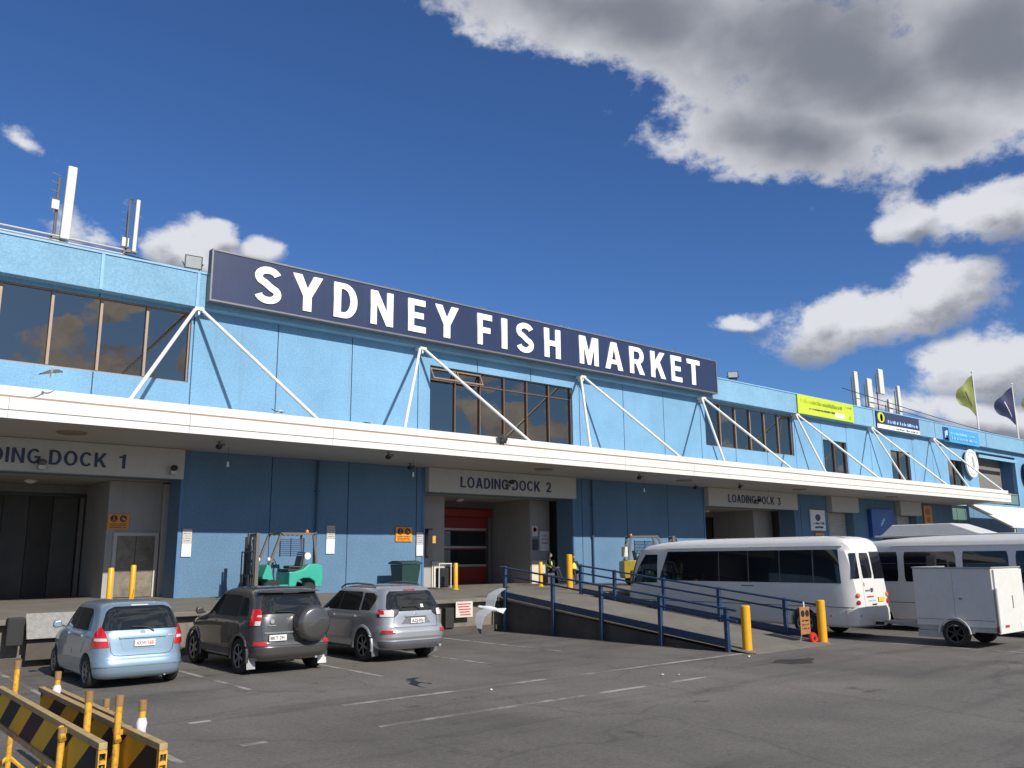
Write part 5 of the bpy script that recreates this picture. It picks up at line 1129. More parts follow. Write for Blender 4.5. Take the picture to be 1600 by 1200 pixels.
# ---- coaches
def coach(X, Y, L_, label, kind):
    t = thing('minibus', label, 'bus', (X, Y, 0), 'white minibuses')
    f = L_
    k = [(.30, .10, f-.3, .90), (.36, .03, f-.15, .96), (.5, .0, f, .995), (.80, .01, f, 1.0), (1.2, .03, f-.03, 1.0), (1.45, .05, f-.12, .995), (1.8, .09, f-.22, .98), (2.2, .15, f-.42, .955), (2.4, .19, f-.62, .935), (2.52, .25, f-.95, .89), (2.60, .34, f-1.5, .80), (2.66, .52, f-2.3, .62), (2.69, .9, f-3.0, .35), (2.70, 1.4, f-3.6, .1)]
    k = [(z if z < 1.5 else 1.5+(z-1.5)*1.12, a, b_, c_) for z, a, b_, c_ in k]
    S_ = Shell(t, X, Y, k, L_/2, 15, 11)
    S_.body('busp', [(1.65, .37), (L_-1.3, .37)], .45, .95, archdepth=.35)
    under(t, X, Y, .95, L_, .30)
    for wy in (1.65, L_-1.3):
        for sd in (-1, 1): wheel(t, X+sd*.86, Y+wy, .37, .22, sd, 8, 'steel', 'steel')
    for sd in (-1, 1):
        ss = lambda y: ('s', sd, y); rr = lambda x: ('r', sd*x)
        if kind == 1:
            wb = S_.patch('side_window', [(1.50, ss(.42), ss(L_-1.55)), (2.441, ss(.48), ss(L_-1.95))], 'glassbus', .006, .012, 24, 5)
            for y in (1.25, 2.35, 3.45, 4.55): S_.patch('window_divider', [(1.50, ss(y), ss(y+.03)), (2.441, ss(y), ss(y+.03))], 'plast', .010, .006, 1, 4, parent=wb)
            S_.patch('cab_window', [(1.42, ss(L_-1.48), ss(L_-.35)), (1.948, ss(L_-1.48), ss(L_-.62)), (2.351, ss(L_-1.5), ss(L_-.95))], 'glassbus', .006, .012, 8, 6)
        else:
            S_.patch('window_band', [(1.44, ss(.3), ss(L_-1.3)), (2.418, ss(.36), ss(L_-1.7))], 'busp', .004, .01, 24, 5)
            for a, c in ((.12+.32, 1.55), (1.75, 3.0), (3.2, 4.75), (4.95, 5.9)):
                pw = S_.patch('side_window', [(1.47, ss(a+.03), ss(c-.03)), (1.52, ss(a), ss(c)), (2.306, ss(a), ss(c)), (2.362, ss(a+.03), ss(c-.03))], 'glassbus', .009, .012, 8, 6)
                S_.patch('window_rail', [(2.004, ss(a+.03), ss(c-.03)), (2.021, ss(a+.03), ss(c-.03))], 'plast', .012, .006, 2, 1, parent=pw)
        S_.patch('rain_gutter', [(2.536, ss(.35), ss(L_-1.9)), (2.558, ss(.35), ss(L_-1.9))], 'busp', .03, .04, 16, 1)
        S_.patch('side_moulding', [(.84, ss(.1), ss(L_-.5)), (.855, ss(.1), ss(L_-.5))], 'dark', .004, .01, 20, 1)
        S_.patch('script_mark', [(1.37, ss(3.3), ss(3.75)), (1.40, ss(3.3), ss(3.75))], 'plast' if kind == 1 else 'redtext', .004, .006, 6, 1)
        S_.patch('side_marker', [(.58, ss(.75), ss(.82)), (.63, ss(.75), ss(.82))], 'orangelens', .012, .02, 2, 1)
        # rear lamps
        for z, m_ in ((1.17, 'orangelens'), (.98, 'redlens')):
            p = S_.pt(S_.phi(rr(.80), z), z); b = MB(); b.lathe([(0, -.03), (.055, -.028), (.07, -.01), (.07, .02)], (p.x, p.y, z), 'y', m_, 16); b.build('tail_light', t, smooth=True)
        S_.patch('rear_window', [(1.634, rr(.60), rr(.90)), (2.340, rr(.56), rr(.83))] if sd < 0 else [(1.612, rr(.20), rr(.88)), (2.374, rr(.20), rr(.80))], 'glassbus', .008, .012, 8, 6)
        p = S_.pt(S_.phi(rr(.78), .62), .62); box('bumper_lamp', t, p.x-.05, p.x+.05, Y-.012, Y+.03, .60, .66, 'dark')
        mirror(t, X+sd*1.02, Y+L_-.5, 1.75, sd, 'dark')
    S_.patch('windscreen', [(1.35, ('f', -.93), ('f', .93)), (2.340, ('f', -.86), ('f', .86))], 'glassbus', .006, .012, 14, 6)
    d = S_.patch('rear_door', [(.86, ('r', -.50), ('r', .18)), (2.418, ('r', -.50), ('r', .18))], 'busp', .010, .02, 8, 8)
    S_.patch('door_window', [(1.634, ('r', -.42), ('r', .06)), (1.702, ('r', -.44), ('r', .10)), (2.284, ('r', -.42), ('r', .10)), (2.340, ('r', -.38), ('r', .06))], 'glassbus', .016, .012, 8, 6, parent=d)
    S_.patch('door_handle', [(1.42, ('r', -.46), ('r', -.42)), (1.52, ('r', -.46), ('r', -.42))], 'ggrey', .03, .03, 2, 2, parent=d)
    b = MB(); b.box(X-.12, X-.02, Y-.005, Y+.06, 1.26, 1.36, 'plast'); b.build('badge', t)
    for z, x0, x1, m_ in ((1.30, -.42, -.16, 'ggrey'), (1.13, -.38, -.02, 'redtext'), (1.02, -.30, .12, 'lightblue')): 
        b = MB()
        for q in squiggle(X+x0, X+x1, z-.02, z+.02, 60+int(z*10), .9): b.box(q[1], q[2], Y-.004, Y+.06, q[3], q[4], m_)
        b.build('rear_script', t)
    box('number_plate', t, X+.24, X+.56, Y-.012, Y+.03, .98, 1.10, 'platey'); box('rear_handle', t, X-.12, X+.12, Y-.02, Y+.03, .90, .93, 'dark')
    S_.patch('rear_bumper', [(.36, ('s', -1, .30), ('s', 1, .30)), (.50, ('s', -1, .30), ('s', 1, .30)), (.80, ('s', -1, .30), ('s', 1, .30))], 'busp', .025, .04, 30, 3)
    b = MB(); b.box(X-.04, X+.04, Y-.22, Y+.3, .36, .44, 'dark'); b.ball((X, Y-.22, .46), .04, .04, .04, 'steel', 8); b.build('tow_bar', t)
    if kind == 2:
        # camper style raised roof pod behind
        pass
    return t
coach(23.95, 12.6, 8.6, 'white minibus with one long dark window band parked beside the ramp', 1)
coach(27.6, 8.2, 7.0, 'white minibus with separate side windows standing behind the box trailer', 2)
c3 = coach(32.1, 10.0, 7.0, 'white minibus farthest right with a raised roof hatch, mostly hidden behind the others', 2)
b = MB(); b.add([(31.1, 15.9, 2.96), (32.9, 15.9, 2.96), (32.9, 12.4, 2.96), (31.1, 12.4, 2.96), (31.2, 15.5, 3.34), (32.7, 15.5, 3.34), (32.7, 13.4, 3.34), (31.2, 13.4, 3.34)], [(3, 2, 1, 0), (4, 5, 6, 7), (0, 1, 5, 4), (1, 2, 6, 5), (2, 3, 7, 6), (3, 0, 4, 7)], 'trail'); b.build('roof_hatch', c3, bevel=.03)
b = MB(); b.box(31.05, 33.0, 9.9, 16.1, 2.88, 2.96, 'busp')
for q in (10.6, 13.0, 15.4):
    for x in (31.3, 32.7): b.box(x-.03, x+.03, q-.03, q+.03, 2.70, 2.879, 'dark')
b.box(31.2, 32.9, 10.1, 15.9, 2.84, 2.878, 'dark'); b.build('roof_rack', c3, bevel=.02)

# ---- box trailer
tr = thing('box_trailer', 'white box trailer with black wheels hitched behind the first white minibus', 'trailer', (23.8, 9, 0))
TX0, TX1, TY0, TY1 = 22.92, 24.72, 8.98, 10.95
b = MB(); b.box(TX0, TX1, TY0+.02, TY1, .50, 1.93, 'trail'); b.build('body', tr, bevel=.02)
b = MB(); b.box(TX0-.02, TX1+.02, TY0, TY0+.05, 1.93, 1.965, 'steel'); b.box(TX0-.02, TX1+.02, TY1-.05, TY1+.01, 1.93, 1.965, 'steel'); b.box(TX0-.02, TX0+.03, TY0+.05, TY1-.05, 1.93, 1.96, 'steel'); b.build('roof_trim', tr)
rdt = box('rear_door', tr, TX0+.05, TX1-.03, TY0-.03, TY0+.018, .36, 1.90, 'trail', .008)
b = MB(); b.tube([(TX0+.03, TY0-.05, .40), (TX0+.03, TY0-.05, 1.45)], .035, 'trail', 8); b.build('door_bar', rdt)
b = MB()
for q in squiggle(.95, 1.35, 0, .06, 77, .9): b.box(TX0+.98, TX0+1.04, TY0-.036, TY0-.0305, q[1], q[2], 'dark')
b.build('door_script', rdt)
box('reflector', rdt, TX0+.38, TX0+.62, TY0-.04, TY0-.031, .50, .56, 'redlens'); box('number_plate', rdt, TX1-.45, TX1-.12, TY0-.04, TY0-.031, .46, .60, 'plate')
box('tail_light', tr, TX0+.0, TX0+.12, TY0-.045, TY0+.0, .40, .55, 'redlens')
b = MB(); b.box(TX0+.05, TX1-.05, TY0+.05, TY1-.02, .38, .498, 'steel'); b.tube([(TX0+.2, TY1-.1, .44), (23.95, 12.3, .46)], .04, 'steel', 6, square=True); b.tube([(TX1-.2, TY1-.1, .44), (23.95, 12.3, .46)], .04, 'steel', 6, square=True); b.build('drawbar', tr)
b = MB(); b.box(TX0+.03, TX0+.05, TY1-.9, TY1+.0, .2, .37, 'steel'); b.build('side_guard', tr)
b = MB(); b.box(TX0-.004, TX0-.0005, TY0+.05, TY1-.03, .66, .668, 'dark'); b.box(TX0-.004, TX0-.0005, 9.95, 9.956, .70, 1.90, 'ggrey'); b.build('panel_seam', tr)
b = MB()
for q in range(14):
    for z in (.60, 1.88): b.ball((TX0-.002, TY0+.10+q*.135, z), .004, .008, .008, 'steel', 6)
b.build('rivets', tr)
box('handle', tr, TX0-.02, TX0+.0, 9.75, 9.83, 1.17, 1.19, 'dark')
for sd, x in ((-1, TX0+.02), (1, TX1-.02)):
    wheel(tr, x-sd*.06, 10.0, .33, .2, sd, 6, 'fgrey', 'dark')
    b = MB(); P_ = [(10.0+.40*math.cos(rad(a)), .33+.40*math.sin(rad(a))) for a in range(0, 181, 15)]; Q_ = [(10.0+.37*math.cos(rad(a)), .33+.37*math.sin(rad(a))) for a in range(180, -1, -15)]
    b.prism(P_+Q_, min(x-sd*.18, x+sd*.08), max(x-sd*.18, x+sd*.08), 'x', 'trail'); b.build('mudguard', tr)

# ================================================================== FORKLIFTS
def forklift(loc, rot, label, paint, rot_seat=0):
    t = thing('forklift', label, 'forklift', loc, 'forklifts on the platform')
    ORG[t.name] = (0, 0, 0)      # parts are modelled about the origin, forks towards +x
    b = MB(); b.prism([(-1.25, .30), (-1.30, .55), (-1.28, 1.02), (-1.05, 1.10), (-.75, 1.08), (-.55, .92), (-.25, .84), (-.05, .84), (-.05, .35), (-.3, .35), (-.35, .52), (-.55, .62), (-.8, .62), (-1.0, .50), (-1.02, .32)], -.53, .53, 'y', paint); b.build('counterweight', t, bevel=.04, seg=3)
    b = MB(); b.prism([(-.05, .30), (-.05, .42), (.45, .42), (.62, 1.08), (.74, 1.08), (.88, .70), (.88, .62), (.70, .60), (.52, .45), (.50, .30)], -.5, .5, 'y', paint); b.build('front_body', t, bevel=.02)
    b = MB(); b.box(-.6, -.05, -.42, .42, .84, .93, 'dark'); b.build('seat_base', t, bevel=.02)
    b = MB(); b.box(-.62, -.16, -.24, .24, .94, 1.04, 'dark'); b.prism([(-.66, 1.0), (-.55, 1.02), (-.66, 1.50), (-.76, 1.50)], -.23, .23, 'y', 'dark'); b.build('seat', t, bevel=.04, seg=3)
    b = MB(); b.tube([(.50, 0, .6), (.30, 0, 1.16)], .025, 'dark', 6); b.tube([(.30+.15*math.sin(rad(a))*.45, .16*math.cos(rad(a)), 1.16+.15*math.sin(rad(a))*.9) for a in range(0, 361, 24)], .014, 'dark', 6); b.build('steering_wheel', t)
    for sy in (-.47, .47):
        b = MB(); b.tube([(.66, sy, 1.05), (.30, sy, 2.05), (.26, sy, 2.1)], .04, 'fgrey', 6, square=True); b.tube([(-1.05, sy, 1.08), (-.92, sy, 2.1)], .04, 'fgrey', 6, square=True); b.tube([(.30, sy, 2.1), (-.95, sy, 2.1)], .04, 'fgrey', 6, square=True); b.build('guard_post', t)
    b = MB()
    for i in range(8): x = .28-.17*i; b.box(x-.03, x+.03, -.47, .47, 2.085, 2.125, 'fgrey')
    b.build('overhead_guard', t)
    b = MB()
    for i in range(9): b.box(-.55, .28, .44, .46, 1.36+.065*i, 1.40+.065*i, 'pipe')
    b.box(-.58, -.55, .43, .47, 1.34, 1.96, 'dark'); b.box(.28, .31, .43, .47, 1.34, 1.96, 'dark'); b.box(-.1, -.07, .462, .475, 1.34, 1.96, 'dark'); b.build('side_screen', t)
    b = MB(); b.tube([(1.02, .12, 1.9), (.96, .16, 1.5), (1.0, .12, .9)], .02, 'dark', 6); b.tube([(1.02, -.12, 1.9), (.94, -.16, 1.4), (1.0, -.12, .8)], .02, 'dark', 6); b.build('hydraulic_hose', t)
    for sy in (-.32, .32):
        b = MB(); b.box(.98, 1.10, sy-.05, sy+.05, .08, 2.12, 'fgrey'); b.box(1.11, 1.18, sy-.04 if sy > 0 else sy-.04, sy+.04, .08, 2.0, 'dark'); b.tube([(1.0, sy*.75, .2), (1.0, sy*.75, 1.7)], .03, 'steel', 8); b.build('mast_rail', t)
    b = MB()
    for z in (.35, 1.2, 2.05): b.box(.99, 1.07, -.27, .27, z-.05, z+.05, 'fgrey')
    b.build('mast_crossbar', t)
    b = MB()
    for z in (.30, .72): b.box(1.20, 1.25, -.48, .48, z-.05, z+.05, 'dark')
    for y in (-.46, -.23, 0, .23, .46): b.box(1.21, 1.24, y-.02, y+.02, .35, 1.5, 'dark')
    b.box(1.21, 1.24, -.48, .48, 1.48, 1.52, 'dark'); b.build('load_backrest', t)
    for sy in (-.24, .24):
        b = MB(); b.box(1.26, 1.30, sy-.06, sy+.06, .06, .75, 'dark'); b.prism([(1.30, .055), (2.3, .06), (2.3, .075), (1.30, .10)], sy-.06, sy+.06, 'y', 'dark'); b.build('fork', t)
    for x, r_ in ((.55, .30), (-.80, .24)):
        for sd in (-1, 1):
            b = MB(); y = sd*.44; b.lathe([(r_*.5, y-.09), (r_*.95, y-.09), (r_, y-.06), (r_, y+.06), (r_*.95, y+.09), (r_*.5, y+.09)], (x, 0, r_), 'y', 'black', 24); wh = b.build('wheel', t, smooth=True)
            b = MB(); b.lathe([(0, y-.07), (r_*.52, y-.08), (r_*.52, y+.08), (0, y+.07)], (x, 0, r_), 'y', 'fgrey', 16); b.build('rim', wh)
    for sy in (-.40, .40):
        b = MB(); b.lathe([(0, .0), (.07, .005), (.08, .05), (.04, .09), (0, .09)], (.62, sy, 1.25), 'x', 'lampglass', 14); b.build('headlight', t, smooth=True)
    b = MB(); b.lathe([(0, 0), (.14, 0), (.14, .42), (0, .44)], (-1.12, 0, 1.24), 'z', 'antenna', 16) if paint == 'yel2' else b.lathe([(0, 0), (.11, 0), (.12, .03), (0, .04)], (-1.16, -.42, 1.36), 'y', 'lampglass', 18)
    b.build('gas_bottle' if paint == 'yel2' else 'mirror', t, smooth=True)
    b = MB(); b.lathe([(.06, 2.12), (.06, 2.2), (.04, 2.24), (0, 2.25)], (-.75, .3, 0), 'z', 'orangelens', 12); b.build('beacon', t, smooth=True)
    t.rotation_euler = (0, 0, rot); return t
forklift((13.15, 27.9, DZ), math.pi, 'teal green and black forklift on the platform behind the parked cars', 'teal')
forklift((29.7, 25.9, DZ), rad(-35), 'yellow and black forklift partly hidden behind the front of the white minibus', 'yel2')

# ================================================================== STREET FURNITURE
def bollard(x, y, z, h, label, r_=.10, grp='yellow bollards'):
    t = thing('bollard', label, 'bollard', (x, y, z), grp)
    b = MB(); b.lathe([(r_, z+.02), (r_, z+h-.03), (r_*.8, z+h-.005), (0, z+h)], (x, y, 0), 'z', 'yellow', 20); b.build('post', t, smooth=True)
    b = MB(); b.lathe([(r_*1.5, z+.0005), (r_*1.5, z+.03), (r_, z+.05), (0, z+.05)], (x, y, 0), 'z', 'rusty' if z < .5 else 'yellow', 16); b.build('base', t)
bollard(18.26, 12.93, .004, 1.1, 'yellow bollard at the left foot of the ramp', .115)
bollard(21.36, 12.75, .004, 1.12, 'yellow bollard at the right foot of the ramp beside the orange sign', .115)
bollard(7.72, 28.0, DZ, 1.05, 'leftmost yellow bollard, on the platform beside the flap door of dock 1', .085)
bollard(8.75, 29.3, DZ, 1.12, 'yellow bollard on the platform in front of the flap door of dock 1', .085)
bollard(21.0, 28.6, DZ, 1.05, 'yellow bollard on the platform in front of the red door of dock 2', .09)
bollard(25.6, 28.6, DZ, 1.05, 'yellow bollard beside the left seated worker', .09)
bollard(23.9, 25.0, DZ, 1.35, 'tall yellow bollard at the top of the ramp hiding the right worker', .12)
# orange sign on small wheels by the right ramp foot
ws = thing('portable_sign', 'faded orange forklift warning board leaning on the bollard at the right ramp foot', 'sign', (21.0, 12.9, 0))
MATS_OLD = mat('faded_orange', (.34, .15, .045), .7, var=.3, vscale=6, dirt=.5)
box('board', ws, 20.72, 21.18, 12.98, 13.01, .25, .95, MATS_OLD, .004)
b = MB()
for x in (20.85, 21.06): b.lathe([(0, 0), (.085, 0), (.085, .004), (0, .004)], (x, 12.972, .78), 'y', 'dark', 18)
for p in squiggle(20.78, 21.12, .58, .62, 90)+squiggle(20.78, 21.12, .48, .52, 91)+squiggle(20.78, 21.12, .38, .42, 92): b.box(p[1], p[2], 12.973, 12.979, p[3], p[4], 'dark')
b.build('print', ws)
b = MB(); b.tube([(20.95, 12.995, .95), (20.95, 12.995, 1.08)], .02, 'whitemetal', 6); b.tube([(20.8, 13.02, .25), (20.8, 13.1, .0)], .02, 'steel', 6); b.build('stand', ws)
b = MB(); b.lathe([(.04, -.05), (.13, -.05), (.15, -.02), (.15, .02), (.13, .05), (.04, .05)], (21.1, 12.88, .15), 'y', 'redp', 20); b.lathe([(0, -.055), (.05, -.055), (.05, .055), (0, .055)], (21.1, 12.88, .15), 'y', 'dark', 12); b.build('wheel', ws, smooth=True)
# wheelie bin
wb = thing('wheelie_bin', 'dark green wheelie bin against the blue wall left of dock 2', 'bin', (18.7, 28.8, DZ))
b = MB(); b.add([(18.35, 28.45, DZ+.08), (19.05, 28.45, DZ+.08), (19.05, 29.1, DZ+.08), (18.35, 29.1, DZ+.08), (18.27, 28.32, DZ+1.02), (19.13, 28.32, DZ+1.02), (19.13, 29.2, DZ+1.02), (18.27, 29.2, DZ+1.02)], [(3, 2, 1, 0), (4, 5, 6, 7), (0, 1, 5, 4), (1, 2, 6, 5), (2, 3, 7, 6), (3, 0, 4, 7)], 'binm'); b.build('tub', wb, bevel=.03)
b = MB(); b.prism([(28.26, DZ+1.03), (28.26, DZ+1.08), (28.6, DZ+1.16), (29.0, DZ+1.16), (29.26, DZ+1.09), (29.26, DZ+1.03)], 18.22, 19.18, 'x', 'binm'); b.build('lid', wb, bevel=.02)
for x in (18.42, 18.98): b = MB(); b.lathe([(.03, x-.04), (.1, x-.04), (.1, x+.04), (.03, x+.04)], (0, 29.1, DZ+.1), 'x', 'black', 16); b.build('wheel', wb)
# small trolley table by dock 2
tt = thing('trolley', 'small white framed trolley with a dark bag left of the red door', 'trolley', (21.0, 29.6, DZ))
b = MB()
for x in (20.75, 21.35):
    for y in (29.4, 29.8): b.tube([(x, y, DZ+.05), (x, y, DZ+1.0)], .02, 'whitemetal', 6)
b.build('frame', tt); box('top', tt, 20.72, 21.38, 29.37, 29.83, DZ+1.0, DZ+1.04, 'cream'); box('bag', tt, 20.8, 21.3, 29.45, 29.75, DZ+.06, DZ+.85, 'dark', .05, seg=3)

# ---- hazard barriers in the foreground
def barrier(x, ya, yb, ztop, label, posts, tilt=0.0, h=.36):
    t = thing('hazard_barrier', label, 'barrier', (x, (ya+yb)/2, 0), 'hazard barriers')
    pl = box('striped_board', t, x-.008, x+.008, ya+.03, yb-.03, ztop-h+.02, ztop-.05, 'barrier')
    b = MB()
    for z in (ztop-.025, ztop-h): b.box(x-.03, x+.03, ya, yb, z-.025, z+.025, 'wood')
    b.build('rail', t, bevel=.004)
    b = MB(); b.box(x-.03, x-.022, ya-.003, ya+.05, ztop-h+.026, ztop-.052, 'rust'); b.box(x+.022, x+.03, ya-.003, ya+.05, ztop-h+.026, ztop-.052, 'rust')
    for k in range(4): z = ztop-h+.06+.075*k; b.box(x-.022, x+.022, ya-.001, ya+.05, z, z+.025, 'rust')
    b.build('end_ladder', t)
    for (y, dx, zt, tp) in posts:
        b = MB(); b.tube([(x+dx, y, 0.02), (x+dx, y, zt)], .028, 'rust', 10); b.lathe([(.033, zt-.075), (.033, zt+.005), (0, zt+.01)], (x+dx, y, 0), 'z', 'rusty', 10); p = b.build('post', t, smooth=True)
        b = MB(); b.box(x+min(dx, 0)-.0, x+max(dx, 0)+.0, y-.02, y+.02, ztop-.06, ztop-.02, 'rust'); b.tube([(x+dx, y-.05, ztop-.10), (x+dx, y+.05, ztop-.02)], .026, 'rust', 8); b.build('clamp', p)
        if tp: b = MB(); b.lathe([(.03, zt-.32), (.042, zt-.29), (.036, zt-.22), (.044, zt-.17), (.03, zt-.13)], (x+dx, y, 0), 'z', 'tape', 10); b.build('tape', p, smooth=True)
        b = MB(); b.tube([(x+dx-.35, y, .0), (x+dx+.35, y, .0)], .0275, 'rust', 8); b.tube([(x+dx, y, .35), (x+dx-.32, y, .03)], .02, 'rust', 6); b.tube([(x+dx, y, .35), (x+dx+.32, y, .03)], .02, 'rust', 6); b.build('foot', t)
    return t
barrier(1.98, 7.02, 10.9, 1.0, 'black and yellow striped barrier nearest the camera at the bottom left corner', [(7.75, .07, 1.27, False), (10.5, .07, 1.28, False), (7.95, -.06, .98, False)])
barrier(2.34, 6.80, 10.7, .98, 'black and yellow striped barrier with taped posts, second from the left', [(7.7, -.07, 1.22, False), (7.52, .06, 1.19, True), (10.3, .06, 1.16, True)])
barrier(2.62, 8.9, 11.4, .88, 'yellow striped barrier farthest behind the other two', [(9.5, .06, .95, False)], h=.3)
rc = thing('road_cone', 'faded red plastic cone behind the nearest barrier at the left edge', 'cone', (1.55, 9.6, 0))
b = MB(); b.lathe([(.17, .04), (.05, .72), (.04, .74), (0, .74)], (1.75, 9.9, 0), 'z', 'redp', 20); b.build('cone', rc, smooth=True); b = MB(); b.box(1.55, 1.95, 9.7, 10.1, .002, .04, 'redp'); b.build('base', rc)

# ================================================================== BIRDS
def gull(loc, wing, fwd, span, label, folded=0.0):
    """flying silver gull; wing = direction of its right wing, fwd = direction of its head"""
    wing = Vector(wing).normalized(); fwd = Vector(fwd); fwd = (fwd-wing*fwd.dot(wing)).normalized(); up = wing.cross(fwd); c = Vector(loc)
    def P(a, b_, h): return c+(wing*a+fwd*b_+up*h)*span
    b = MB(); vs = []; n = 12
    prof = [(-.26, .004, .0), (-.20, .02, .0), (-.10, .042, 0), (0, .055, 0), (.08, .052, 0), (.14, .036, .01), (.18, .030, .018), (.215, .031, .022), (.245, .022, .02), (.26, .006, .016)]
    for (y, r_, h) in prof:
        for k in range(n): a = 2*math.pi*k/n; vs.append(P(r_*math.cos(a), y, h+r_*.9*math.sin(a)))
    fs = [(i*n+k, i*n+(k+1) % n, (i+1)*n+(k+1) % n, (i+1)*n+k) for i in range(len(prof)-1) for k in range(n)]+[list(range(n)), [(len(prof)-1)*n+k for k in range(n)]]
    b.add(vs, fs, 'gwhite')
    b.add([P(-.06, -.33, 0), P(.06, -.33, 0), P(.03, -.18, .01), P(-.03, -.18, .01), P(-.06, -.33, -.006), P(.06, -.33, -.006), P(.03, -.18, -.006), P(-.03, -.18, -.006)], [(0, 1, 2, 3), (7, 6, 5, 4), (0, 4, 5, 1), (1, 5, 6, 2), (2, 6, 7, 3), (3, 7, 4, 0)], 'gwhite')
    for sd in (-1, 1):
        st = [(.03, .09, -.09, .02), (.14, .12, -.09, .07-.05*folded), (.24, .12, -.07, .09-.1*folded), (.36, .05, -.09, .07-.15*folded), (.46, -.02, -.11, .03-.2*folded), (.53, -.10, -.13, -.0-.25*folded)]
        for j in range(len(st)-1):
            (x0, l0, t0, h0), (x1, l1, t1, h1) = st[j], st[j+1]
            top = [P(sd*x0, l0, h0+.008), P(sd*x0, t0, h0+.002), P(sd*x1, t1, h1+.002), P(sd*x1, l1, h1+.008)]; bot = [p-up*span*.012 for p in top]
            b.add(top+bot, [(0, 1, 2, 3), (7, 6, 5, 4), (0, 4, 5, 1), (1, 5, 6, 2), (2, 6, 7, 3), (3, 7, 4, 0)], 'ggrey' if j < 4 else 'dark')
    o = b.build('gull', org=loc, smooth=True); tag(o, label, 'gull', 'silver gulls')
    b = MB(); b.tube([P(0, .255, .016), P(0, .30, .008)], .010*span, 'orangelens', 6, r2=.002); b.build('beak', o)
    return o
gull((9.62, 12.1, 1.42), (.70, .12, .72), (.05, .92, .32), 1.0, 'grey and white gull banking low above the asphalt left of the ramp')
gull((5.02, 25.2, 7.32), (.9, .25, .25), (-.3, -.6, .5), .62, 'white gull flying in front of the wall under the wide window at the left', .0)
gull((12.23, 26.6, 7.15), (.9, .4, .0), (.4, -.9, .1), .62, 'small white gull just above the canopy edge below the letter S', .3)

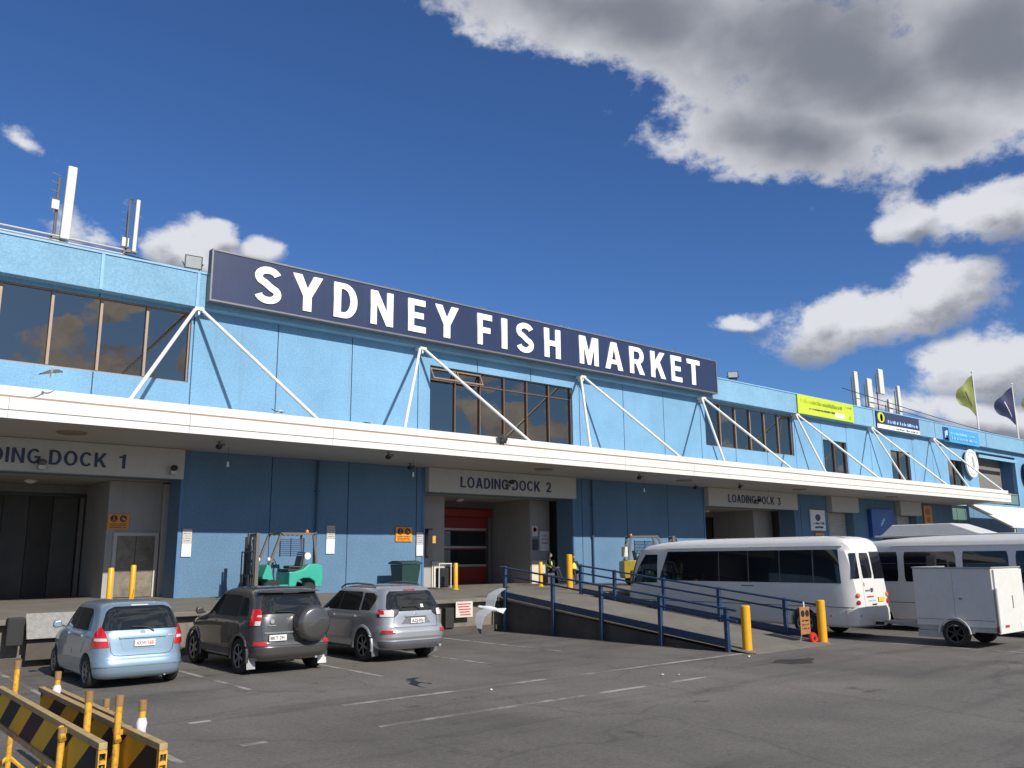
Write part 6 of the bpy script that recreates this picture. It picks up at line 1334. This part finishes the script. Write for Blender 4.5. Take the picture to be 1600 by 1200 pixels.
# ================================================================== PEOPLE
def skinned(name, pts, edges, radii, mt, parent, root=0, sub=2):
    me = bpy.data.meshes.new(name); o = bpy.data.objects.new(name, me); COL.objects.link(o)
    og = Vector(ORG[parent.name]); me.from_pydata([Vector(p)-og for p in pts], edges, [])
    sk = o.modifiers.new('skin', 'SKIN'); sk.use_smooth_shade = True
    for i, r_ in enumerate(radii):
        v = me.skin_vertices[0].data[i]; v.radius = (r_, r_) if not isinstance(r_, tuple) else r_; v.use_root = (i == root)
    sb = o.modifiers.new('sub', 'SUBSURF'); sb.levels = sub; sb.render_levels = sub
    me.materials.append(M[mt]); o.parent = parent; ORG[o.name] = tuple(og); return o
def seated(x, y, z, face, label, legdir):
    """seated worker: hips at (x, y, z), face = unit xy direction"""
    t = thing('person', label, 'person', (x, y, DZ), 'workers in hi vis vests')
    f = Vector((face[0], face[1], 0)).normalized(); r_ = Vector((f.y, -f.x, 0)); c = Vector((x, y, z)); U = Vector((0, 0, 1))
    def P(a, b_, h): return c+r_*a+f*b_+U*h
    pts = [P(0, 0, 0), P(0, .02, .18), P(0, .05, .38), P(0, .06, .47), P(.19, .04, .44), P(-.19, .04, .44), P(.26, .12, .18), P(-.26, .12, .18), P(.17, .34, .10), P(-.17, .34, .10), P(.11, .40, .12), P(-.11, .40, .12),
           P(.11, .02, -.03), P(-.11, .02, -.03), P(.14, .44, .02+legdir), P(-.13, .40, .02), P(.15, .62, -.42), P(-.14, .44, -.44), P(.15, .74, -.46), P(-.14, .58, -.47), P(0, .07, .55)]
    E_ = [(0, 1), (1, 2), (2, 3), (2, 4), (2, 5), (4, 6), (5, 7), (6, 8), (7, 9), (8, 10), (9, 11), (0, 12), (0, 13), (12, 14), (13, 15), (14, 16), (15, 17), (16, 18), (17, 19), (3, 20)]
    R_ = [.15, .14, .155, .07, .075, .075, .048, .048, .034, .034, .03, .03, .10, .10, .062, .062, .045, .045, .038, .038, .055]
    body = skinned('body', pts, E_, R_, 'cloth', t)
    # head with face
    hb = MB(); hc = P(0, .09, .66); 
    hb.ball(hc, .078, .092, .115, 'skin', 14); nose = hc+f*.09; hb.tube([nose+U*.02-f*.01, nose-U*.015+f*.018, nose-U*.025-f*.008], .010, 'skin', 6)
    for s_ in (-1, 1): hb.ball(hc+r_*s_*.08-U*.005, .012, .018, .028, 'skin', 6); hb.ball(hc+f*.083+r_*s_*.03+U*.018, .010, .008, .007, 'dark', 6)
    hb.tube([hc+f*.084+r_*.022-U*.05, hc+f*.088-U*.052, hc+f*.084-r_*.022-U*.05], .006, 'redtext', 5)
    hb.build('head', t, smooth=True)
    b = MB(); b.ball(hc+U*.03-f*.014, .088, .095, .10, 'hair', 12); b.build('hair', t, smooth=True)
    vp = [P(0, .01, .06), P(0, .03, .22), P(0, .05, .36), P(.13, .04, .42), P(-.13, .04, .42)]
    skinned('hi_vis_vest', vp, [(0, 1), (1, 2), (2, 3), (2, 4)], [.195, .195, .215, .15, .15], 'hiviz', t)
    for s_ in (-1, 1):      # hands: palm, four fingers, thumb resting on the knees
        b = MB(); h0 = P(s_*.11, .41, .125); b.ball(h0, .038, .038, .018, 'skin', 8)
        for k in range(4): b.tube([h0+r_*(k-1.5)*.017+f*.03, h0+r_*(k-1.5)*.020+f*(.07-.006*abs(k-1)), h0+r_*(k-1.5)*.021+f*(.095-.008*abs(k-1))-U*.02], .0085, 'skin', 6)
        b.tube([h0-r_*s_*.03, h0-r_*s_*.055+f*.03, h0-r_*s_*.055+f*.05], .0095, 'skin', 6); b.build('hand', t, smooth=True)
    for s_, fx in ((.15, .70), (-.14, .54)):
        b = MB(); q = P(s_, fx, -.475); b.ball(q, .05, .05, .045, 'dark', 8); b.ball(q+f*.08-U*.012, .045, .07, .035, 'dark', 8); b.build('shoe', t, smooth=True)
    sbx = thing('crate', 'low dark crate used as a seat by the '+('left' if x < 28 else 'right')+' worker', 'crate', (x, y, DZ), 'crates under the workers')
    b = MB(); b.box(x-.2, x+.2, y-.2, y+.2, DZ, z-.14, 'plast'); b.build('body', sbx, bevel=.02); b = MB(); b.box(x-.21, x+.21, y-.21, y+.21, z-.20, z-.17, 'fgrey'); b.build('rim', sbx)
seated(26.78, 29.4, 1.72, (.75, -.65), 'seated person in a yellow hi vis vest beside the thinner bollard at dock 2', .05)
seated(28.42, 29.5, 1.62, (-.3, -.95), 'seated person in a yellow hi vis vest half hidden behind the tall bollard', 0)

# ---- litter on the asphalt
random.seed(21)
for k, (x, y) in enumerate(((13.55, 11.6), (13.8, 11.4), (9.9, 12.4), (17.4, 12.3))):
    b = MB(); n = random.randint(5, 7); s_ = random.uniform(.02, .05)
    P_ = [(x+s_*random.uniform(.6, 1.2)*math.cos(2*math.pi*i/n), y+s_*random.uniform(.6, 1.2)*math.sin(2*math.pi*i/n), .006+random.uniform(0, .03)) for i in range(n)]
    b.add(P_+[(p[0], p[1], p[2]+.004) for p in P_], [list(range(n))[::-1], list(range(n, 2*n))]+[(i, (i+1) % n, n+(i+1) % n, n+i) for i in range(n)], 'white2')
    o = b.build('paper_scrap', org=(x, y, 0)); tag(o, ['crumpled white paper scrap near the worn lines in front of the ramp', 'smaller white scrap beside the crumpled one', 'white scrap between the two long worn lines', 'white scrap close to the foot of the ramp', 'white scrap on open asphalt nearest the bottom of the photo', 'white scrap behind the light blue hatchback', 'white scrap beside the dark side wall of the ramp', 'white scrap on the asphalt in front of the box trailer', 'white scrap in the left foreground beyond the barriers'][k], 'litter', 'paper scraps on the asphalt')
